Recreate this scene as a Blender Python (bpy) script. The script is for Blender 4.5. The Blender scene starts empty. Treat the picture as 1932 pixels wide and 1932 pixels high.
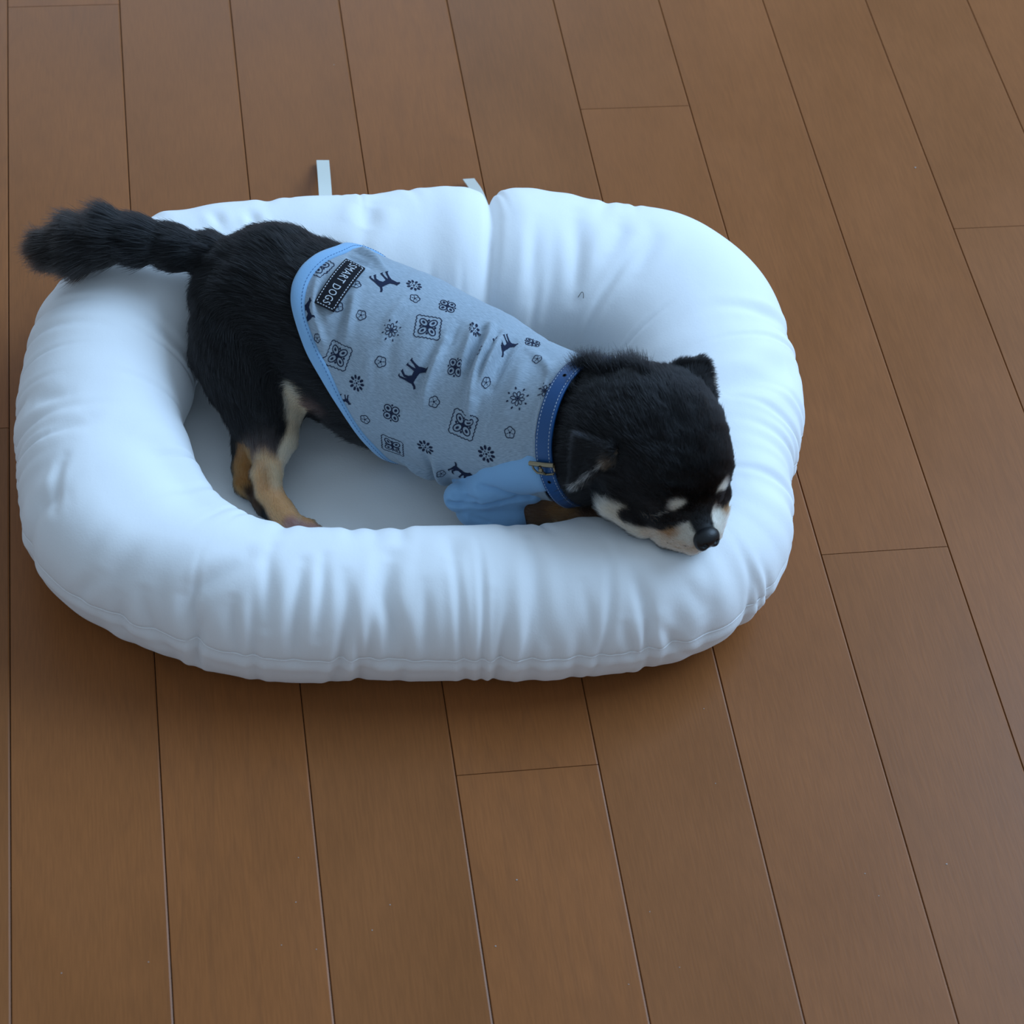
import bpy, bmesh, math, random, time
import numpy as np
from mathutils import Matrix, Vector
T0 = time.time()
SC = bpy.context.scene
COL = SC.collection
rng = np.random.default_rng(7)
random.seed(7)

# ------------------------------------------------------------------ camera, world, lights, exposure
# all lengths below are millimetres of the real room; MM turns them into metres
MM = 0.001
FPX, YAW, PITCH, ROLL = 4239.77, -0.23605389, 0.69801226, 0.12063361
ORG = np.array([229.0, 63.0, 0.0])                 # world origin = middle of the pet bed on the floor
CAM = np.array([88.63, -800.0, 985.9]) - ORG
def _rz(a): return np.array([[math.cos(a), -math.sin(a), 0], [math.sin(a), math.cos(a), 0], [0, 0, 1]])
def _rx(a): return np.array([[1, 0, 0], [0, math.cos(a), -math.sin(a)], [0, math.sin(a), math.cos(a)]])
RC = _rz(YAW) @ _rx(PITCH) @ _rz(ROLL)
cd = bpy.data.cameras.new('camera'); cam = bpy.data.objects.new('camera', cd); COL.objects.link(cam)
cd.sensor_fit = 'HORIZONTAL'; cd.sensor_width = 36.0; cd.lens = 36.0 * FPX / 1932
cd.clip_start = 0.02; cd.clip_end = 60
m4 = Matrix.Identity(4)
for i in range(3):
    for j in range(3): m4[i][j] = RC[i, j]
    m4[i][3] = CAM[i] * MM
cam.matrix_world = m4
SC.camera = cam
cd.dof.use_dof = True; cd.dof.focus_distance = 1.27; cd.dof.aperture_fstop = 16.0

def P(px, py, z=0.0):
    """ground-plan point (mm) seen at photo pixel px,py when it stands z mm above the floor"""
    d = RC @ np.array([(px - 966) / FPX, -(py - 966) / FPX, -1.0])
    t = (z - CAM[2]) / d[2]
    return CAM + t * d
def proj(X):
    q = (np.asarray(X) - CAM) @ RC
    return np.stack([966 + FPX * q[..., 0] / -q[..., 2], 966 - FPX * q[..., 1] / -q[..., 2]], -1)
def rays(px):
    px = np.atleast_2d(px).astype(float)
    d = np.stack([(px[:, 0] - 966) / FPX, -(px[:, 1] - 966) / FPX, -np.ones(len(px))], 1) @ RC.T
    return d / np.linalg.norm(d, axis=1)[:, None]

SC.view_settings.view_transform = 'Standard'; SC.view_settings.look = 'None'
SC.view_settings.gamma = 1.0; SC.view_settings.use_curve_mapping = False
SC.view_settings.exposure = 0.0

w = bpy.data.worlds.new('world'); SC.world = w; w.use_nodes = True
wn = w.node_tree.nodes; wl = w.node_tree.links
wn['Background'].inputs[0].default_value = (0.60, 0.79, 1.0, 1); wn['Background'].inputs[1].default_value = 0.50

def area(name, loc, target, sx, sy, power, color):
    ld = bpy.data.lights.new(name, 'AREA'); ld.shape = 'RECTANGLE'; ld.size = sx; ld.size_y = sy
    ld.energy = power; ld.color = color
    o = bpy.data.objects.new(name, ld); COL.objects.link(o); o.location = loc
    o.rotation_euler = (Vector(target) - Vector(loc)).to_track_quat('-Z', 'Y').to_euler()
    return o
# the tall garden window of the room, beyond the bed to the right, and a smaller one straight behind it
area('window_light', (2.32, 0.72, 2.2), (0.05, 0.0, 0.0), 2.3, 1.8, 124, (0.45, 0.69, 1.0))
area('window_light', (0.0, 2.9, 1.3), (0.0, 0.0, 0.0), 1.6, 1.0, 15, (0.50, 0.72, 1.0))

# ------------------------------------------------------------------ helpers
def link(o, parent=None, label=None, cat=None, kind=None, group=None):
    COL.objects.link(o)
    if parent is not None: o.parent = parent
    if label: o['label'] = label
    if cat: o['category'] = cat
    if kind: o['kind'] = kind
    if group: o['group'] = group
    return o
def empty(name, loc=(0, 0, 0), **k):
    o = bpy.data.objects.new(name, None); o.empty_display_size = 0.02
    o.location = [c * MM for c in loc]; link(o, **k); return o
def mesh(name, V, F, mats, parent=None, smooth=True, mi=None, loc=(0, 0, 0), **k):
    V = np.asarray(V, float) - np.asarray(loc, float)
    me = bpy.data.meshes.new(name)
    if isinstance(F, np.ndarray):
        n = len(F); kk = F.shape[1]
        me.vertices.add(len(V)); me.vertices.foreach_set('co', (V * MM).astype(np.float32).ravel())
        me.loops.add(n * kk); me.loops.foreach_set('vertex_index', F.astype(np.int32).ravel())
        me.polygons.add(n); me.polygons.foreach_set('loop_start', np.arange(0, n * kk, kk, dtype=np.int32))
        me.update(calc_edges=True)
    else:
        me.from_pydata((V * MM).tolist(), [], F); me.update()
    for m in (mats if isinstance(mats, (list, tuple)) else [mats]): me.materials.append(m)
    me.polygons.foreach_set('use_smooth', np.full(len(me.polygons), bool(smooth)))
    if mi is not None: me.polygons.foreach_set('material_index', np.asarray(mi, np.int32))
    me.validate(); me.update()
    o = bpy.data.objects.new(name, me); link(o, parent, **k)
    o.location = [c * MM for c in loc]
    return o
def grid_faces(nu, nv, cu=False, cv=False):
    iu = np.arange(nu if cu else nu - 1); iv = np.arange(nv if cv else nv - 1)
    a, b = np.meshgrid(iu, iv, indexing='ij'); a = a.ravel(); b = b.ravel()
    a2 = (a + 1) % nu; b2 = (b + 1) % nv
    return np.stack([a * nv + b, a2 * nv + b, a2 * nv + b2, a * nv + b2], 1)
def noise1(x, per, seed):
    r = np.random.default_rng(seed); g = r.uniform(-1, 1, per)
    i = np.floor(x).astype(int); f = x - i; f = f * f * (3 - 2 * f)
    return g[i % per] * (1 - f) + g[(i + 1) % per] * f
def noise2(x, y, px, py, seed):
    r = np.random.default_rng(seed); g = r.uniform(-1, 1, (px, py))
    i = np.floor(x).astype(int); f = x - i; f = f * f * (3 - 2 * f)
    j = np.floor(y).astype(int); h = y - j; h = h * h * (3 - 2 * h)
    a = g[i % px, j % py] * (1 - f) + g[(i + 1) % px, j % py] * f
    b = g[i % px, (j + 1) % py] * (1 - f) + g[(i + 1) % px, (j + 1) % py] * f
    return a * (1 - h) + b * h
def catmull(pts, n, closed=False):
    pts = np.asarray(pts, float); m = len(pts)
    if closed: Q = np.vstack([pts[-1], pts, pts[0], pts[1]]); segs = m
    else: Q = np.vstack([2 * pts[0] - pts[1], pts, 2 * pts[-1] - pts[-2]]); segs = m - 1
    u = np.linspace(0, segs, 40 * segs + 1); i = np.minimum(u.astype(int), segs - 1); f = (u - i)[:, None]
    p0, p1, p2, p3 = Q[i], Q[i + 1], Q[i + 2], Q[i + 3]
    c = 0.5 * ((2 * p1) + (-p0 + p2) * f + (2 * p0 - 5 * p1 + 4 * p2 - p3) * f**2 + (-p0 + 3 * p1 - 3 * p2 + p3) * f**3)
    L = np.concatenate([[0], np.cumsum(np.linalg.norm(np.diff(c[:, :3], axis=0), axis=1))])
    t = np.linspace(0, L[-1], n + 1 if closed else n)
    if closed: t = t[:-1]
    return np.stack([np.interp(t, L, c[:, k]) for k in range(c.shape[1])], 1)
def nrm(v): v = np.asarray(v, float); return v / (np.linalg.norm(v, axis=-1, keepdims=True) + 1e-12)
def tube(path, r, nseg=8, closed=False, cap=True):
    path = np.asarray(path, float); n = len(path); r = np.broadcast_to(np.asarray(r, float), (n,))
    t = nrm(np.gradient(path, axis=0)) if not closed else nrm(np.roll(path, -1, 0) - np.roll(path, 1, 0))
    up = np.array([0, 0, 1.0]); a = np.cross(t, up); bad = np.linalg.norm(a, axis=1) < .1
    a[bad] = np.cross(t[bad], [1.0, 0, 0]); a = nrm(a); b = np.cross(a, t)
    th = np.linspace(0, 2 * np.pi, nseg, endpoint=False)
    V = path[:, None] + r[:, None, None] * (np.cos(th)[None, :, None] * a[:, None] + np.sin(th)[None, :, None] * b[:, None])
    F = grid_faces(n, nseg, closed, True)
    V = V.reshape(-1, 3)
    return V, F
def join(parts):
    Vs, Fs, o = [], [], 0
    for V, F in parts:
        Vs.append(V); Fs += [[int(i) + o for i in f] for f in F]; o += len(V)
    return np.vstack(Vs), Fs

# ------------------------------------------------------------------ materials
def mat(name, color, rough=0.6, spec=0.5, **k):
    m = bpy.data.materials.new(name); m.use_nodes = True
    b = m.node_tree.nodes['Principled BSDF']
    b.inputs['Base Color'].default_value = (*color, 1); b.inputs['Roughness'].default_value = rough
    b.inputs['Specular IOR Level'].default_value = spec
    for kk, v in k.items(): b.inputs[kk.replace('_', ' ')].default_value = v
    return m
def N(m, t, **k):
    n = m.node_tree.nodes.new(t)
    for a, v in k.items(): setattr(n, a, v)
    return n
def Lk(m, a, b): m.node_tree.links.new(a, b)
def bump_noise(m, scale, strength, dist, detail=3, coords='Object', stretch=None):
    tc = N(m, 'ShaderNodeTexCoord'); mp = N(m, 'ShaderNodeMapping'); nz = N(m, 'ShaderNodeTexNoise'); bp = N(m, 'ShaderNodeBump')
    Lk(m, tc.outputs[coords], mp.inputs[0]); Lk(m, mp.outputs[0], nz.inputs[0])
    if stretch: mp.inputs['Scale'].default_value = stretch
    nz.inputs['Scale'].default_value = scale; nz.inputs['Detail'].default_value = detail
    bp.inputs['Strength'].default_value = strength; bp.inputs['Distance'].default_value = dist
    Lk(m, nz.outputs[0], bp.inputs['Height'])
    b = m.node_tree.nodes['Principled BSDF']; Lk(m, bp.outputs[0], b.inputs['Normal'])
    return mp, nz, bp
def ramp(m, fac, stops):
    r = N(m, 'ShaderNodeValToRGB'); e = r.color_ramp.elements
    e[0].position, e[0].color = stops[0][0], (*stops[0][1], 1); e[1].position, e[1].color = stops[1][0], (*stops[1][1], 1)
    for s in stops[2:]: x = e.new(s[0]); x.color = (*s[1], 1)
    Lk(m, fac, r.inputs[0]); return r

# wood: satin varnished brown boards, faint cathedral grain along the board (local y)
wood = mat('varnished_wood', (0.2, 0.1, 0.05), 0.36, 0.22)
b = wood.node_tree.nodes['Principled BSDF']
tc = N(wood, 'ShaderNodeTexCoord'); oi = N(wood, 'ShaderNodeObjectInfo')
ad = N(wood, 'ShaderNodeVectorMath', operation='ADD'); sc_ = N(wood, 'ShaderNodeVectorMath', operation='SCALE')
comb = N(wood, 'ShaderNodeCombineXYZ'); Lk(wood, oi.outputs['Random'], comb.inputs[0]); Lk(wood, oi.outputs['Random'], comb.inputs[1]); Lk(wood, oi.outputs['Random'], comb.inputs[2])
Lk(wood, comb.outputs[0], sc_.inputs[0]); sc_.inputs['Scale'].default_value = 7.0
Lk(wood, tc.outputs['Object'], ad.inputs[0]); Lk(wood, sc_.outputs[0], ad.inputs[1])
mp1 = N(wood, 'ShaderNodeMapping'); mp1.inputs['Scale'].default_value = (9, 1.6, 9); Lk(wood, ad.outputs[0], mp1.inputs[0])
n1 = N(wood, 'ShaderNodeTexNoise'); n1.inputs['Scale'].default_value = 1.6; n1.inputs['Detail'].default_value = 2; n1.inputs['Distortion'].default_value = 0.8
Lk(wood, mp1.outputs[0], n1.inputs[0])
mulr = N(wood, 'ShaderNodeMath', operation='MULTIPLY'); mulr.inputs[1].default_value = 11.0; Lk(wood, n1.outputs[0], mulr.inputs[0])
fr = N(wood, 'ShaderNodeMath', operation='FRACT'); Lk(wood, mulr.outputs[0], fr.inputs[0])
ring = ramp(wood, fr.outputs[0], [(0.0, (0.0,) * 3), (0.5, (0.12,) * 3), (0.86, (1.0,) * 3), (1.0, (0.0,) * 3)])
mp2 = N(wood, 'ShaderNodeMapping'); mp2.inputs['Scale'].default_value = (420, 26, 420); Lk(wood, ad.outputs[0], mp2.inputs[0])
n2 = N(wood, 'ShaderNodeTexNoise'); n2.inputs['Scale'].default_value = 2.4; n2.inputs['Detail'].default_value = 3; Lk(wood, mp2.outputs[0], n2.inputs[0])
mp3 = N(wood, 'ShaderNodeMapping'); mp3.inputs['Scale'].default_value = (1, .55, 1); Lk(wood, ad.outputs[0], mp3.inputs[0])
n3 = N(wood, 'ShaderNodeTexNoise'); n3.inputs['Scale'].default_value = 16; n3.inputs['Detail'].default_value = 3; Lk(wood, mp3.outputs[0], n3.inputs[0])
base = ramp(wood, n3.outputs[0], [(0.3, (0.238, 0.083, 0.023)), (0.7, (0.274, 0.096, 0.027))])
def mixc(m, a, bcol, fac, bt='MIX', fv=None):
    x = N(m, 'ShaderNodeMix', data_type='RGBA', blend_type=bt)
    if isinstance(a, tuple): x.inputs[6].default_value = (*a, 1)
    else: Lk(m, a, x.inputs[6])
    if isinstance(bcol, tuple): x.inputs[7].default_value = (*bcol, 1)
    else: Lk(m, bcol, x.inputs[7])
    if fac is None: x.inputs[0].default_value = fv
    else: Lk(m, fac, x.inputs[0])
    return x.outputs[2]
def mth(m, op, a, bb):
    x = N(m, 'ShaderNodeMath', operation=op)
    for i, v in enumerate((a, bb)):
        if isinstance(v, (int, float)): x.inputs[i].default_value = v
        else: Lk(m, v, x.inputs[i])
    return x.outputs[0]
# the cathedral lines show only on some boards, faintly
amt = mth(wood, 'MULTIPLY', ring.outputs[0], mth(wood, 'MULTIPLY', mth(wood, 'POWER', oi.outputs['Random'], 2.0), 0.13))
c1 = mixc(wood, base.outputs[0], (0.075, 0.035, 0.018), amt)
pore = ramp(wood, n2.outputs[0], [(0.35, (0.93,) * 3), (0.65, (1.05,) * 3)])
c2 = mixc(wood, c1, pore.outputs[0], None, 'MULTIPLY', 1.0)
tone = ramp(wood, oi.outputs['Random'], [(0.0, (0.90, 0.92, 0.94)), (1.0, (1.07, 1.05, 1.03))])
c3 = mixc(wood, c2, tone.outputs[0], None, 'MULTIPLY', 1.0)
Lk(wood, c3, b.inputs['Base Color'])
rr = ramp(wood, n3.outputs[0], [(0.2, (0.30,) * 3), (0.8, (0.40,) * 3)]); Lk(wood, rr.outputs[0], b.inputs['Roughness'])
bp = N(wood, 'ShaderNodeBump'); bp.inputs['Strength'].default_value = 0.12; bp.inputs['Distance'].default_value = 0.0002
Lk(wood, n2.outputs[0], bp.inputs['Height']); Lk(wood, bp.outputs[0], b.inputs['Normal'])
sub = mat('groove_dark', (0.035, 0.016, 0.009), 0.7)

# white cotton of the bed: fine weave, slightly translucent
def cotton_mat(name, col):
    m = mat(name, col, 0.9, 0.2, Sheen_Weight=0.2, Sheen_Roughness=0.5, Subsurface_Weight=0.6, Subsurface_Scale=0.014)
    m.node_tree.nodes['Principled BSDF'].inputs['Subsurface Radius'].default_value = (1, 1, 1)
    tc = N(m, 'ShaderNodeTexCoord'); b = m.node_tree.nodes['Principled BSDF']
    nz = N(m, 'ShaderNodeTexNoise'); nz.inputs['Scale'].default_value = 900; nz.inputs['Detail'].default_value = 2
    n2 = N(m, 'ShaderNodeTexNoise'); n2.inputs['Scale'].default_value = 95; n2.inputs['Detail'].default_value = 4
    mp = N(m, 'ShaderNodeMapping'); mp.inputs['Scale'].default_value = (1, .6, 1)
    Lk(m, tc.outputs['Object'], nz.inputs[0]); Lk(m, tc.outputs['Object'], mp.inputs[0]); Lk(m, mp.outputs[0], n2.inputs[0])
    b1 = N(m, 'ShaderNodeBump'); b1.inputs['Strength'].default_value = 0.35; b1.inputs['Distance'].default_value = 0.0003
    b2 = N(m, 'ShaderNodeBump'); b2.inputs['Strength'].default_value = 0.30; b2.inputs['Distance'].default_value = 0.0012
    Lk(m, nz.outputs[0], b1.inputs['Height']); Lk(m, n2.outputs[0], b2.inputs['Height'])
    Lk(m, b2.outputs[0], b1.inputs['Normal']); Lk(m, b1.outputs[0], b.inputs['Normal'])
    return m
cotton = cotton_mat('white_cotton', (0.83, 0.84, 0.85))
thread = mat('white_thread', (0.86, 0.85, 0.85), 0.8)
satin = mat('ivory_satin', (0.60, 0.62, 0.56), 0.35, 0.5, Sheen_Weight=0.3)

# ------------------------------------------------------------------ floor: every board its own object
FW = 75.75
fl_V = [(-1000, -2450, -14), (1520, -2450, -14), (1520, 2650, -14), (-1000, 2650, -14), (-1000, -2450, -2.2), (1520, -2450, -2.2), (1520, 2650, -2.2), (-1000, 2650, -2.2)]
fl_F = [(0, 3, 2, 1), (4, 5, 6, 7), (0, 1, 5, 4), (1, 2, 6, 5), (2, 3, 7, 6), (3, 0, 4, 7)]
floor = mesh('floor', fl_V, fl_F, sub, smooth=False, kind='structure', label='brown varnished wooden strip floor with thin bevelled grooves under the pet bed')
def plank_mesh(L):
    hw = FW / 2 - 0.2; c = 0.6; g = 0.22
    prof = [(-hw, -2.0), (-hw, -.8), (-hw + .35, 0), (hw - .85, 0), (hw, -.33), (hw, -2.0)]
    V = [(x, y, z) for y in (g, L - g) for x, z in prof]
    F = [[i, i + 1, i + 7, i + 6] for i in range(5)] + [[5, 0, 6, 11]] + [[5, 4, 3, 2, 1, 0]] + [[6, 7, 8, 9, 10, 11]]
    me = bpy.data.meshes.new('plank'); me.from_pydata([(x * MM, y * MM, z * MM) for x, y, z in V], [], F); me.materials.append(wood); me.update(); return me
BL = 909.0
joint = {-1: 90.0, 0: 477.2, 3: -170.3, 5: 350.8, 6: -41.4, 8: 219.9, 1: 62.0, 2: 48.0, 4: 30.0, 7: 510.0, 9: -360.0, -2: -300.0, 10: 60.0}
pm = plank_mesh(BL)
for k in range(-10, 23):
    j0 = joint.get(k, (k * 331.0) % BL)
    y = j0 - 3 * BL
    while y < 1800 + ORG[1]:
        if y + BL > -1450 + ORG[1] and y < 1700 + ORG[1]:
            o = bpy.data.objects.new('plank', pm); o.location = ((((k + .5) * FW) - ORG[0]) * MM, (y - ORG[1]) * MM, 0); link(o, floor)
        y += BL

# ------------------------------------------------------------------ pet bed
outline = np.array([(932, 374), (960, 369), (1020, 364), (1070, 369), (1110, 382), (1145, 390), (1200, 395), (1260, 402), (1310, 420), (1370, 460), (1420, 505), (1455, 560), (1475, 610), (1492, 660), (1515, 710), (1527, 765), (1526, 850), (1521, 940), (1510, 1020), (1482, 1090), (1440, 1145), (1400, 1185), (1350, 1217), (1290, 1245), (1200, 1268), (1100, 1280), (1000, 1286), (900, 1285), (790, 1284), (700, 1287), (600, 1289), (500, 1284), (400, 1268), (300, 1238), (230, 1208), (170, 1170), (112, 1118), (70, 1060), (43, 1000), (25, 930), (18, 875), (22, 810), (35, 740), (50, 685), (58, 645), (72, 600), (92, 563), (125, 525), (172, 480), (225, 438), (285, 408), (350, 396), (410, 383), (480, 380), (560, 376), (690, 374), (740, 366), (790, 362), (860, 365), (905, 370)], float)
RW, RH = 51.0, 42.0
def LW(x): return -6.5 * np.clip((700 - x) / 500, 0, 1)        # the left side is slimmer
def FW_(y): return -13.0 * np.clip((y - 900) / 220, 0, 1)
ol = catmull(np.c_[outline, np.zeros(len(outline))], 300, True)[:, :2]
for _ in range(4): ol = (np.roll(ol, 1, 0) + ol * 2 + np.roll(ol, -1, 0)) / 4
tg = np.roll(ol, -2, 0) - np.roll(ol, 2, 0); nr = nrm(np.stack([tg[:, 1], -tg[:, 0]], 1))   # outward in the picture (clockwise outline)
cen = np.zeros((300, 3)); 
for i in range(300):
    z = RH - 1; c0 = P(*ol[i], z); g = P(*(ol[i] + nr[i] * 40), z) - P(*ol[i], z)
    tw = P(*(ol[i] + tg[i]), z) - c0; tw[2] = 0; tw = nrm(tw); u = np.array([tw[1], -tw[0], 0]); 
    if u @ g < 0: u = -u
    pu = proj(c0 + u * 10)[0:2] - proj(c0); pz = proj(c0 + [0, 0, 10.0]) - proj(c0)
    rw_ = RW + LW(ol[i, 0]) + FW_(ol[i, 1])
    e = math.hypot(rw_ * (pu @ nr[i]) / 10, RH * (pz @ nr[i]) / 10)
    cen[i] = P(*(ol[i] - nr[i] * e), z)
for _ in range(6): cen = (np.roll(cen, 1, 0) + cen * 2 + np.roll(cen, -1, 0)) / 4
NS, NT = 1500, 176
C = catmull(cen, NS, True); C[:, 2] = RH - 1
for _ in range(30): C = (np.roll(C, 1, 0) + C * 2 + np.roll(C, -1, 0)) / 4
CL = np.concatenate([[0], np.cumsum(np.linalg.norm(np.diff(C, axis=0), axis=1))]); CLEN = CL[-1] + np.linalg.norm(C[0] - C[-1])
tt = np.roll(C, -3, 0) - np.roll(C, 3, 0); tt[:, 2] = 0; tt = nrm(tt)
ctr = C.mean(0); out = np.stack([tt[:, 1], -tt[:, 0], np.zeros(NS)], 1)
sgn = np.sign(np.sum(out * (C - ctr), 1).sum()); out *= sgn
th = np.linspace(-np.pi, np.pi, NT, endpoint=False)           # 0 = outer equator, +90 deg = crest
ct, st = np.cos(th), np.sin(th)
ex = 0.97
X0 = np.sign(ct) * np.abs(ct) ** ex; Z0 = np.sign(st) * np.abs(st) ** ex
RWv = RW - 6.5 * np.clip((-20 - C[:, 0]) / 130, 0, 1)[:, None, None]
RWv = RWv - (13.0 * np.clip((10 - C[:, 1]) / 90, 0, 1) * np.clip((210 - np.abs(C[:, 0])) / 60, 0.4, 1))[:, None, None]
# the inner foot of the rim is a rounder oval than a plain offset would give: the tube is fatter in the corners
INN = C - RWv[:, :, 0] * out
kx = np.arange(-300, 301); gk = np.exp(-(kx / 88.0) ** 2 / 2); gk /= gk.sum()
INs = np.stack([np.convolve(np.concatenate([INN[-300:, i], INN[:, i], INN[:300, i]]), gk, 'valid') for i in range(3)], 1)
cq = P(345, 960, 41); INs = INs + (15 * np.exp(-(np.linalg.norm(INs - cq, axis=1) / 46) ** 2))[:, None] * nrm(np.array([.8, .6, 0]))   # lower left corner is the fattest
base = C[:, None] + np.where(X0[None, :, None] >= 0, RWv * X0[None, :, None] * out[:, None], -X0[None, :, None] * (INs - C)[:, None]) + RH * Z0[None, :, None] * np.array([0, 0, 1.0])
nor = nrm(np.cross(np.roll(base, -1, 1) - np.roll(base, 1, 1), np.roll(base, -1, 0) - np.roll(base, 1, 0)))
nor *= np.sign(np.sum(nor * (base - C[:, None])))
for _ in range(4): nor = nrm(np.roll(nor, 1, 0) + np.roll(nor, -1, 0) + 2 * nor + np.roll(nor, 1, 1) + np.roll(nor, -1, 1))
S_mm = CL[:, None] * np.ones((1, NT)); TH = th[None, :] * np.ones((NS, 1))
per = lambda wl: max(2, int(round(CLEN / wl)))
def ns(wl, twl, seed):
    p_ = per(wl); q_ = max(2, int(round(2 * np.pi / twl)))
    return noise2(S_mm / CLEN * p_, (TH + np.pi) / (2 * np.pi) * q_, p_, q_, seed)
D = 1.6 * ns(70, 1.6, 1) + 1.2 * ns(34, 1.2, 2) + 0.5 * ns(16, 1.0, 3)
def wrap(d): return (d + CLEN / 2) % CLEN - CLEN / 2
# gathers that run from the outer seam up over the side, and from the inner foot up
r2 = np.random.default_rng(21)
def gather(s, t0, t1, wd, dp, slant=0.0):
    global D
    ds = wrap(S_mm - s - slant * (TH - t0)); tm = (t0 + t1) / 2; tw = abs(t1 - t0) / 2
    dp = dp * 1.5
    D = D - dp * np.exp(-(ds / wd) ** 2) * np.exp(-np.clip(np.abs((TH - tm) / tw), 0, 3) ** 3)
    D = D + 0.35 * dp * (np.exp(-((ds - 1.9 * wd) / wd) ** 2) + np.exp(-((ds + 1.9 * wd) / wd) ** 2)) * np.exp(-np.clip(np.abs((TH - tm) / tw), 0, 3) ** 3)
for _ in range(95):
    t1 = r2.uniform(0.45, 1.5); gather(r2.uniform(0, CLEN), -0.75, t1, r2.uniform(1.6, 4.5), r2.uniform(0.35, 1.25), r2.uniform(-5, 5))
for _ in range(40):
    gather(r2.uniform(0, CLEN), r2.uniform(1.7, 2.3), 3.1, r2.uniform(2, 5), r2.uniform(0.2, 0.8), r2.uniform(-5, 5))
pj = proj(base)
vis = np.sum(nor * (CAM - base), -1) > 0
def st_at(px, py):
    d = np.hypot(pj[..., 0] - px, pj[..., 1] - py) + np.where(vis, 0, 1e4)
    i, j = np.unravel_index(np.argmin(d), d.shape); return CL[i], th[j]
def crease(pts, wd, dp):
    """fold valley through photo points given on the bolster surface"""
    global D
    dp = dp * 1.35; q = [st_at(*a) for a in pts]; R = 45.0             # mm per radian round the section
    s0 = q[0][0]; Q = catmull([(wrap(s - s0), t * R, 0) for s, t in q], 14)
    best = np.full(S_mm.shape, 1e9); ub = np.zeros(S_mm.shape); x = wrap(S_mm - s0); y = TH * R
    for k in range(13):
        a = Q[k, :2]; ab = Q[k + 1, :2] - a; l2 = ab @ ab + 1e-9
        u = np.clip(((x - a[0]) * ab[0] + (y - a[1]) * ab[1]) / l2, 0, 1)
        d = np.hypot(x - a[0] - u * ab[0], y - a[1] - u * ab[1]); m = d < best
        best[m] = d[m]; ub[m] = (k + u[m]) / 13
    f = np.sin(np.pi * np.clip(ub, 0.06, 0.94)) ** 0.7
    D = D + f * (-dp * np.exp(-(best / wd) ** 2) + 0.30 * dp * np.exp(-((best - 2.1 * wd) / wd) ** 2))
def bulge(px, py, ws, wt, amp):
    global D
    s, t = st_at(px, py); D = D + amp * np.exp(-(wrap(S_mm - s) / ws) ** 2 - ((TH - t) * 45 / wt) ** 2)
sN, _t = st_at(930, 430)
dsN = wrap(S_mm - sN)
D = D - 6.5 * np.exp(-(dsN / 4.0) ** 2) * np.clip((np.pi * .62 - np.abs(TH - 1.2)) / 1.2, 0, 1)      # the two ends butt here
D = D + 3.2 * np.exp(-((np.abs(dsN) - 20) / 13) ** 2)
for a in [([(737, 1045), (728, 1120), (740, 1180), (735, 1245)], 4.5, 3.2), ([(470, 1050), (400, 1090), (358, 1130), (368, 1200), (372, 1250)], 5, 2.6),
          ([(512, 1030), (505, 1110), (500, 1180)], 3.2, 1.5), ([(572, 1060), (560, 1150), (556, 1245)], 3.0, 1.8), ([(612, 1050), (607, 1130), (600, 1200)], 2.6, 1.2),
          ([(860, 1010), (850, 1060)], 5, 1.2), ([(1000, 1010), (1012, 1100), (1020, 1190), (1040, 1240)], 4.0, 1.8), ([(930, 1120), (925, 1240)], 3.0, 1.0),
          ([(1200, 1080), (1215, 1150)], 4.0, 1.0), ([(1290, 1090), (1330, 1160)], 3.5, 1.0), ([(1240, 1170), (1300, 1235)], 2.4, 1.0), ([(1180, 1180), (1200, 1250)], 2.4, 1.0),
          ([(1345, 745), (1400, 720), (1475, 695), (1495, 690)], 7, 3.2), ([(1410, 900), (1510, 930)], 6, 1.2), ([(1400, 600), (1470, 600)], 5, 0.8),
          ([(1085, 400), (1090, 470), (1085, 560)], 5, 1.8), ([(1170, 415), (1150, 480)], 5, 1.2), ([(1230, 430), (1200, 520)], 5, 1.0), ([(1010, 420), (1000, 560)], 4, 1.2),
          ([(700, 385), (690, 430)], 6, 2.5), ([(470, 395), (490, 430)], 3, 1.6), ([(400, 395), (420, 430)], 3, 1.4),
          ([(240, 815), (300, 850), (350, 900), (395, 960)], 9, 2.4), ([(90, 815), (150, 795), (170, 790)], 4, 1.2), ([(120, 860), (100, 960)], 3, 1.2),
          ([(225, 1130), (230, 1200)], 3.0, 1.4), ([(270, 1120), (300, 1220)], 3.0, 1.4), ([(180, 1080), (150, 1130)], 3.0, 1.2), ([(120, 930), (60, 960)], 4, 1.0),
          ([(60, 760), (130, 745)], 4, 1.0), ([(440, 1130), (450, 1240)], 2.6, 1.1), ([(650, 1080), (660, 1240)], 2.6, .9), ([(800, 1100), (805, 1240)], 3, .9), ([(1100, 1100), (1120, 1240)], 3, .9)]:
    crease(*a)
for a in [(620, 1010, 22, 24, 2.0), (800, 1000, 26, 22, 2.0), (930, 1000, 18, 20, 1.2), (430, 1000, 25, 25, 1.5), (1440, 850, 30, 30, 2.0), (640, 1150, 18, 26, 1.5), (860, 1150, 24, 30, 1.8)]: bulge(*a)
# outer seam sits in a shallow groove at the equator, plus the inner one at the foot
D = D - 0.9 * np.exp(-((TH - 0.02) * 45 / 1.1) ** 2)
D = D + 0.7 * np.exp(-((TH + 0.12) * 45 / 3.0) ** 2)
bed = empty('pet_bed', label='white cotton oval pet bed with a puffy bolster rim on the wooden floor', cat='pet bed')
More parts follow.
